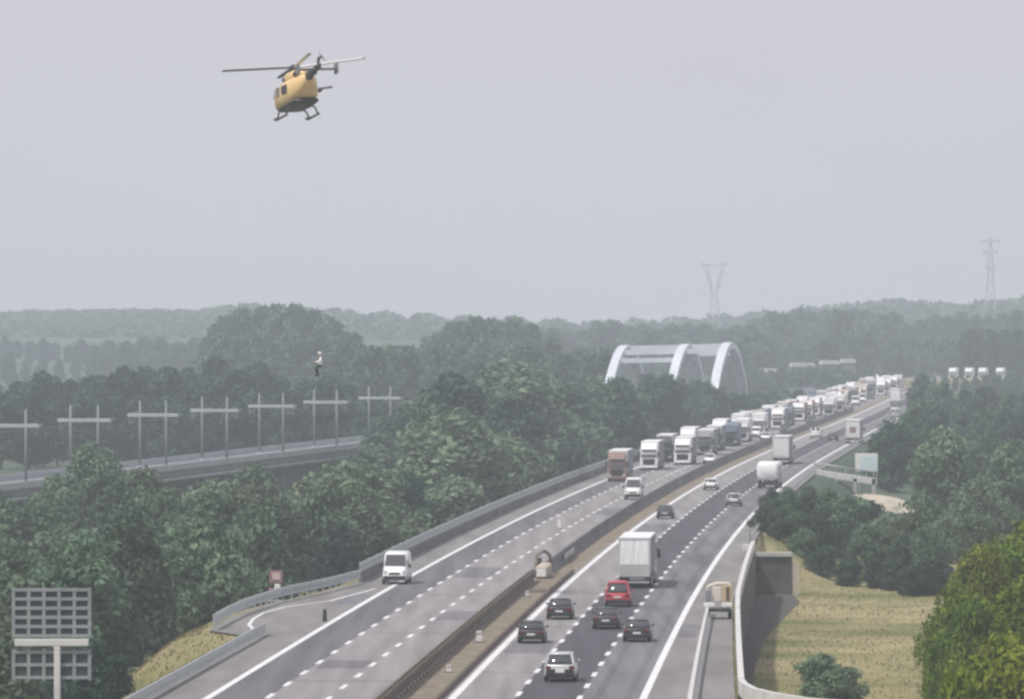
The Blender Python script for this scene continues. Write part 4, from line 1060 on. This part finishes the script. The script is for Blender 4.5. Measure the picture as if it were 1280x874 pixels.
# far wood on the ridge: one mass
def far_wood():
    g = np.random.default_rng(5); n = 26000
    Yv = g.uniform(3500, 4500, n); av = g.uniform(-60, 1340, n)
    X = (av - 640) * Yv / F
    z = np.array([ground_z(x, y) for x, y in zip(X, Yv)])
    bump = 4.5 + 2.5 * np.sin(X * .09 + Yv * .031) + 2.0 * np.sin(X * .23 + 1.3) + g.uniform(-2.5, 1.5, n)
    dens = np.interp(av, [0, 240, 300, 1280], [.25, .3, 1, 1]) 
    pos = np.stack([X, Yv, z + np.maximum(.5, bump * dens)], 1)
    nr = g.normal(size=(n, 3)); nr[:, 2] = abs(nr[:, 2]) + .4; nr /= np.linalg.norm(nr, axis=1)[:, None]
    a = np.cross(nr, g.normal(size=(n, 3))); a /= np.linalg.norm(a, axis=1)[:, None]; b = np.cross(nr, a)
    s = (1.6 + 2.2 * g.random(n))[:, None]
    v = np.stack([pos - a * s, pos - b * s * .7, pos + a * s, pos + b * s * .7], 1).reshape(-1, 3)
    me = bpy.data.meshes.new('far_wood'); me.from_pydata(v.tolist(), [], [(4 * i, 4 * i + 1, 4 * i + 2, 4 * i + 3) for i in range(n)])
    me.materials.append(M['leaf_a']); me.update()
    o = bpy.data.objects.new('far_wood', me); COL.objects.link(o)
    tag(o, 'hazy continuous wood along the far ridge', 'wood', kind='stuff')
far_wood()
# dry grass on field and bank
YARD = [((px - 640) * (HC - zy) / (py - YH), F * (HC - zy) / (py - YH)) for px, py in yard]
def inside(x, y):
    c = False; n = len(YARD)
    for i in range(n):
        (x1, y1), (x2, y2) = YARD[i], YARD[i - 1]
        if (y1 > y) != (y2 > y) and x < (x2 - x1) * (y - y1) / (y2 - y1) + x1: c = not c
    return c
def grass():
    g = np.random.default_rng(9); n = 24000; P_ = []
    Yv = np.concatenate([g.uniform(400, 640, n // 2), g.uniform(330, 450, n // 2)])
    for i, Y in enumerate(Yv):
        if i < n // 2:
            X = R0(Y) + RB(Y) + g.uniform(1.5, 40)
            if inside(X, Y): continue
        else: X = R0(Y) + LB(Y) - g.uniform(.6, 12)
        P_.append((X, Y, ground_z(X, Y)))
    pos = np.array(P_); n = len(P_); h = g.uniform(.05, .22, n)[:, None]; a = g.uniform(0, 6.28, n)
    d = np.stack([np.cos(a), np.sin(a), np.zeros(n)], 1) * .10
    up = np.stack([g.normal(size=n) * .25, g.normal(size=n) * .25, np.ones(n)], 1) * h
    v = np.stack([pos - d - [0, 0, .05], pos + d - [0, 0, .05], pos + up], 1).reshape(-1, 3)
    me = bpy.data.meshes.new('dry_grass'); me.from_pydata(v.tolist(), [], [(3 * i, 3 * i + 1, 3 * i + 2) for i in range(n)])
    me.materials.append(M['grass']); me.update()
    o = bpy.data.objects.new('dry_grass', me); COL.objects.link(o); tag(o, 'dry tan grass of the field and road bank', 'grass', kind='stuff')
grass()

# ------------------------------------------------------------------ helicopter, cable, rescuer
YHc = 487.0
hp = at(370, 116, YHc)
hel = thing('helicopter', 'yellow rescue helicopter hovering above the wood', 'helicopter', hp, 0)
# local: nose +y, right +x, z up. nose away from the camera and to the left
hel.rotation_euler = (Matrix.Rotation(rad(20), 3, 'Z') @ Matrix.Rotation(rad(-8), 3, 'X') @ Matrix.Rotation(rad(-2), 3, 'Y')).to_euler()
def hs(y, wd, lo, hi):
    c = (lo + hi) / 2; h = (hi - lo) / 2; r = []
    for k in range(14):
        a = 2 * math.pi * k / 14; cx, cz = math.cos(a), math.sin(a)
        r.append((wd * math.copysign(abs(cx) ** .6, cx), y, c + h * math.copysign(abs(cz) ** .6, cz)))
    return r
m = MB(); m.loft([hs(-3.3, .30, .35, .95), hs(-2.6, .78, -.6, 1.05), hs(-1.8, 1.05, -1.1, 1.05), hs(-.2, 1.12, -1.25, 1.05), hs(1.2, 1.1, -1.25, .95), hs(2.1, .98, -1.2, .55), hs(2.8, .70, -1.1, -.05), hs(3.2, .3, -.95, -.45)], 0, True)
fus = m.build('fuselage', M['heli_yellow'], hel)
m = MB(); m.loft([hs(-2.3, .9, -1.32, -.9), hs(-.5, 1.0, -1.42, -1.0), hs(1.6, .95, -1.40, -1.0), hs(2.6, .55, -1.22, -.95)], 0, True); m.build('belly_shade', M['heli_dark'], fus)  # dark shell: the belly's shade put into colour
m = MB(); m.loft([hs(1.75, 1.06, -.55, .76), hs(2.15, 1.0, -.62, .55), hs(2.82, .735, -.80, .0), hs(3.1, .4, -.82, -.3)], 0, True); m.build('windscreen', M['heli_glass'], fus)
for sx in (-1, 1):
    m = MB(); m.box((sx * 1.10, .75, .2), (.08, .8, .75), bev=.1); m.build('door_window', M['heli_glass'], fus)
    m = MB(); m.box((sx * 1.10, -.75, .15), (.08, 1.2, .7), bev=.1); m.build('cabin_window', M['heli_dark'], fus)
m = MB(); m.loft([hs(-2.5, .35, .85, 1.35), hs(-1.4, .72, .8, 1.65), hs(.3, .75, .8, 1.7), hs(1.3, .35, .75, 1.2)], 0, True); cow = m.build('engine_cowling', M['heli_yellow'], hel)
for sx in (-1, 1):
    m = MB(); m.tube([(sx * .45, .8, 1.35), (sx * .48, 1.12, 1.28)], .2, 10); m.build('air_intake', M['heli_dark'], cow)
    m = MB(); m.tube([(sx * .5, -1.6, 1.25), (sx * .74, -2.55, 1.2)], .2, 10); m.build('exhaust', M['heli_dark'], cow)
m = MB(); m.loft([[(p_[0] * 1, p_[1], p_[2]) for p_ in hs(-2.6, .34, .35, 1.0)], hs(-4.2, .22, .75, 1.2), hs(-5.9, .15, 1.0, 1.35)], 0, True); tb = m.build('tail_boom', M['heli_dark'], hel)
m = MB(); m.loft([[(-.07, -5.3, 1.1), (.07, -5.3, 1.1), (.07, -5.2, 1.0), (-.07, -5.2, 1.0)], [(-.05, -5.7, 1.8), (.05, -5.7, 1.8), (.05, -6.3, 1.8), (-.05, -6.3, 1.8)]]); m.build('tail_fin', M['heli_dark'], tb)
m = MB(); m.box((0, -5.2, 1.0), (3.0, .6, .09), bev=.03); stb = m.build('stabiliser', M['blade'], tb)
for sx in (-1, 1):
    m = MB(); m.box((sx * 1.5, -5.3, 1.0), (.06, .9, .8), bev=.02); m.build('end_plate', M['blade'], stb)
m = MB()
for k in range(2):
    a = .6 + math.pi * k; m.loft([[(.14, -6.2 + .08, 1.75), (.17, -6.2 + .08, 1.75), (.17, -6.2 - .08, 1.75), (.14, -6.2 - .08, 1.75)], [(.14, -6.2 + .75 * math.cos(a) + .07, 1.75 + .75 * math.sin(a)), (.17, -6.2 + .75 * math.cos(a) + .07, 1.75 + .75 * math.sin(a)), (.17, -6.2 + .75 * math.cos(a) - .07, 1.75 + .75 * math.sin(a)), (.14, -6.2 + .75 * math.cos(a) - .07, 1.75 + .75 * math.sin(a))]])
m.tube([(0, -6.2, 1.75), (.2, -6.2, 1.75)], .1, 8); m.build('tail_rotor', M['blade'], tb)
m = MB(); m.tube([(0, 0, 1.3), (0, 0, 1.9)], .2, 10, r2=.14); mast = m.build('rotor_mast', M['heli_dark'], hel)
m = MB(); m.loft([[(x, y, 1.75) for x, y, z in circ(.34, 0, 12)], [(x, y, 2.03) for x, y, z in circ(.36, 0, 12)], [(x, y, 2.17) for x, y, z in circ(.2, 0, 12)]]); hub = m.build('rotor_hub', M['heli_dark'], mast)
def blade(az, white, flap):
    m = MB(); rings = []
    for k, (r, c) in enumerate(((.3, .08), (.9, .10), (1.2, .19), (3.0, .19), (4.6, .19), (5.35, .17), (5.5, .08))):
        z = 1.95 + flap * r
        pts = [(r, -c, z), (r, -c * .4, z + .07), (r, c, z + .075), (r, c * 1.05, z), (r, c * .5, z - .06)]
        rings.append([(x * math.cos(az) - y * math.sin(az), x * math.sin(az) + y * math.cos(az), zz) for x, y, zz in pts])
    n0 = len(m.f); m.loft(rings, 0)
    if white:
        for i in range(len(m.f)):
            cx = sum(m.v[j][0] for j in m.f[i]) / len(m.f[i]); cyy = sum(m.v[j][1] for j in m.f[i]) / len(m.f[i])
            r = math.hypot(cx, cyy); m.m[i] = 1 if r < 4.2 or 4.9 < r < 5.2 else 0
    m.build('rotor_blade', [M['blade'], M['blade_lit']] if white else [M['heli_dark']], hub)
for az, lit, flap in ((174, False, -.01), (84, False, .03), (264, True, .015), (354, True, .095)): blade(rad(az), lit, flap)  # lit right and dark left blades are set apart by colour
for sx in (-1, 1):
    m = MB(); m.tube([(sx * 1.25, -1.25, -2.0), (sx * 1.25, 1.4, -2.0), (sx * 1.25, 1.8, -1.85)], .085, 8); sk = m.build('skid', M['heli_dark'], hel)
    for y in (-1.0, 1.1):
        m = MB(); m.tube([(sx * .7, y, -1.25), (sx * 1.1, y, -1.5), (sx * 1.25, y, -2.0)], .07, 8); m.build('skid_strut', M['heli_dark'], sk)
    m = MB(); m.box((sx * 1.25, 1.3, -1.92), (.2, .9, .12), bev=.03); m.build('step', M['heli_dark'], sk)
# hoist on the right side
m = MB(); m.tube([(.9, .3, .35), (1.8, .3, .30), (3.0, .3, .42)], .085, 8); ho = m.build('hoist_arm', M['blade'], hel)
m = MB(); m.tube([(2.0, .1, .2), (2.0, .5, .2)], .15, 10); m.build('hoist_drum', M['heli_dark'], ho)
fus.scale = (1.08, 1.0, .87); cow.location.z = -.14; tb.location.z = -.14; mast.location.z = -.06
for c in hel.children:
    if c.name.startswith('skid'): c.location.z = .17
bpy.context.view_layer.update()
hk = hel.matrix_world @ Vector((2.0, .3, .08))
pz = at(401, 440, YHc).z
m = MB(); m.tube([(0, 0, pz - hk.z), (0, 0, 0)], .0027, 6)
cb = thing('hoist_cable', 'thin winch cable hanging from the yellow helicopter', 'cable', (hk.x, hk.y, hk.z))
m.build('cable', M['mast'], cb)
m = MB(); m.box((0, 0, pz - hk.z - .05), (.1, .08, .16), bev=.02); m.build('hook', M['heli_dark'], cb)

def person():
    # joints; the rescuer sits in the sling facing left (-x), z = 0 at the hook
    J, E, Rr = [], [], []
    def add(p, r, par=None):
        J.append(p); Rr.append(r)
        if par is not None: E.append((par, len(J) - 1))
        return len(J) - 1
    pel = add((0, 0, -.98), .155)
    sp = add((.02, 0, -.78), .145, pel); ch = add((.03, 0, -.55), .165, sp); nk = add((.01, 0, -.36), .065, ch); hd0 = add((-.01, 0, -.24), .095, nk); hd1 = add((-.01, 0, -.10), .085, hd0)
    for sy in (-1, 1):
        sh = add((.03, sy * .19, -.43), .075, ch); el = add((-.08, sy * .25, -.70), .05, sh); wr = add((-.33, sy * .17, -.74), .034, el)
        pm_ = add((-.42, sy * .15, -.75), .036, wr)
        for k, (dy, ln) in enumerate(((-.033, .075), (-.011, .09), (.011, .085), (.033, .065))):
            f1 = add((-.46, sy * .15 + dy, -.755), .0095, pm_); f2 = add((-.46 - ln * .5, sy * .15 + dy, -.775), .009, f1); add((-.46 - ln * .75, sy * .15 + dy, -.81), .008, f2)
        t1 = add((-.38, sy * .15 - sy * .045, -.735), .011, pm_); add((-.43, sy * .15 - sy * .07, -.75), .009, t1)
        hp_ = add((-.02, sy * .1, -1.03), .105, pel); kn = add((-.33, sy * .13, -1.20), .075, hp_); an = add((-.14, sy * .12, -1.62), .048, kn); ft = add((-.32, sy * .13, -1.72), .042, an)
    me = bpy.data.meshes.new('body'); me.from_pydata(J, E, [])
    o = bpy.data.objects.new('body', me); COL.objects.link(o)
    sk = o.modifiers.new('skin', 'SKIN'); sub = o.modifiers.new('sub', 'SUBSURF'); sub.levels = 1; sub.render_levels = 1
    for i, v_ in enumerate(me.skin_vertices[0].data if me.skin_vertices else []): pass
    if not me.skin_vertices: me.attributes
    for i, v_ in enumerate(me.skin_vertices[0].data):
        k_ = 1.0 if Rr[i] < .02 else 1.18
        v_.radius = (Rr[i] * k_, Rr[i] * k_); v_.use_root = (i == 0)
    dg = bpy.context.evaluated_depsgraph_get(); dg.update()
    nm = bpy.data.meshes.new_from_object(o.evaluated_get(dg)); o.modifiers.clear(); o.data = nm
    for mm in (M['skin'], M['jacket'], M['trousers']): nm.materials.append(mm)
    for pl in nm.polygons:
        c = pl.center
        if c.z > -.36 or c.x < -.36 and c.z > -.9: k = 0
        elif c.z < -.93: k = 2
        else: k = 1
        pl.material_index = k; pl.use_smooth = True
    nm.name = 'person'; o.name = 'person'
    tag(o, 'rescuer in white jacket and dark trousers hanging seated from the winch cable', 'person')
    # face, helmet, harness, boots
    m = MB()
    rings = [[(-.01 + r * math.cos(2 * math.pi * k / 14), r * .86 * math.sin(2 * math.pi * k / 14), z) for k in range(14)] for r, z in ((.125, -.16), (.132, -.10), (.118, -.03), (.08, .02), (.02, .04))]
    m.loft(rings, 0, True); m.build('helmet', M['jacket'], o)
    m = MB(); m.box((-.105, -.035, -.2), (.02, .026, .016)); m.box((-.105, .035, -.2), (.02, .026, .016)); m.build('eyes', M['plastic'], o)
    m = MB(); m.add([(-.10, -.016, -.255), (-.10, .016, -.255), (-.098, 0, -.205), (-.128, 0, -.25)], [(0, 1, 3), (1, 2, 3), (2, 0, 3)]); m.build('nose', M['skin'], o)
    m = MB(); m.box((-.098, 0, -.285), (.02, .05, .01)); m.build('mouth', M['brown_cab'], o)
    m = MB()
    for sy in (-1, 1): m.tube([(-.12, sy * .09, -.95), (-.13, sy * .11, -.6), (-.07, sy * .05, -.35), (0, 0, -.02)], .016, 6)
    m.tube([(-.18, -.17, -.98), (-.18, .17, -.98)], .02, 6); m.build('harness', M['trousers'], o)
    for sy in (-1, 1):
        m = MB(); m.box((-.25, sy * .125, -1.73), (.3, .11, .12), bev=.04); m.build('boot', M['plastic'], o)
    return o
pr = person(); pr.location = (hk.x, hk.y, pz - .02); pr.rotation_euler.z = rad(20)

# ------------------------------------------------------------------ the hazy air
m = MB(); m.box((100, 2160, 31), (4300, 5000, 80))
hz = m.build('haze', None or bpy.data.materials.new('haze_air'))
hm = hz.data.materials[0]; hm.use_nodes = True; tt = hm.node_tree; tt.nodes.clear()
vo = tt.nodes.new('ShaderNodeVolumePrincipled'); vo.inputs['Color'].default_value = (.83, .905, 1.0, 1); vo.inputs['Density'].default_value = .00023
vo.inputs['Anisotropy'].default_value = 0.0
mo = tt.nodes.new('ShaderNodeOutputMaterial'); tt.links.new(vo.outputs[0], mo.inputs['Volume'])
tag(hz, 'pale haze filling the air over the whole valley', 'haze', kind='stuff')
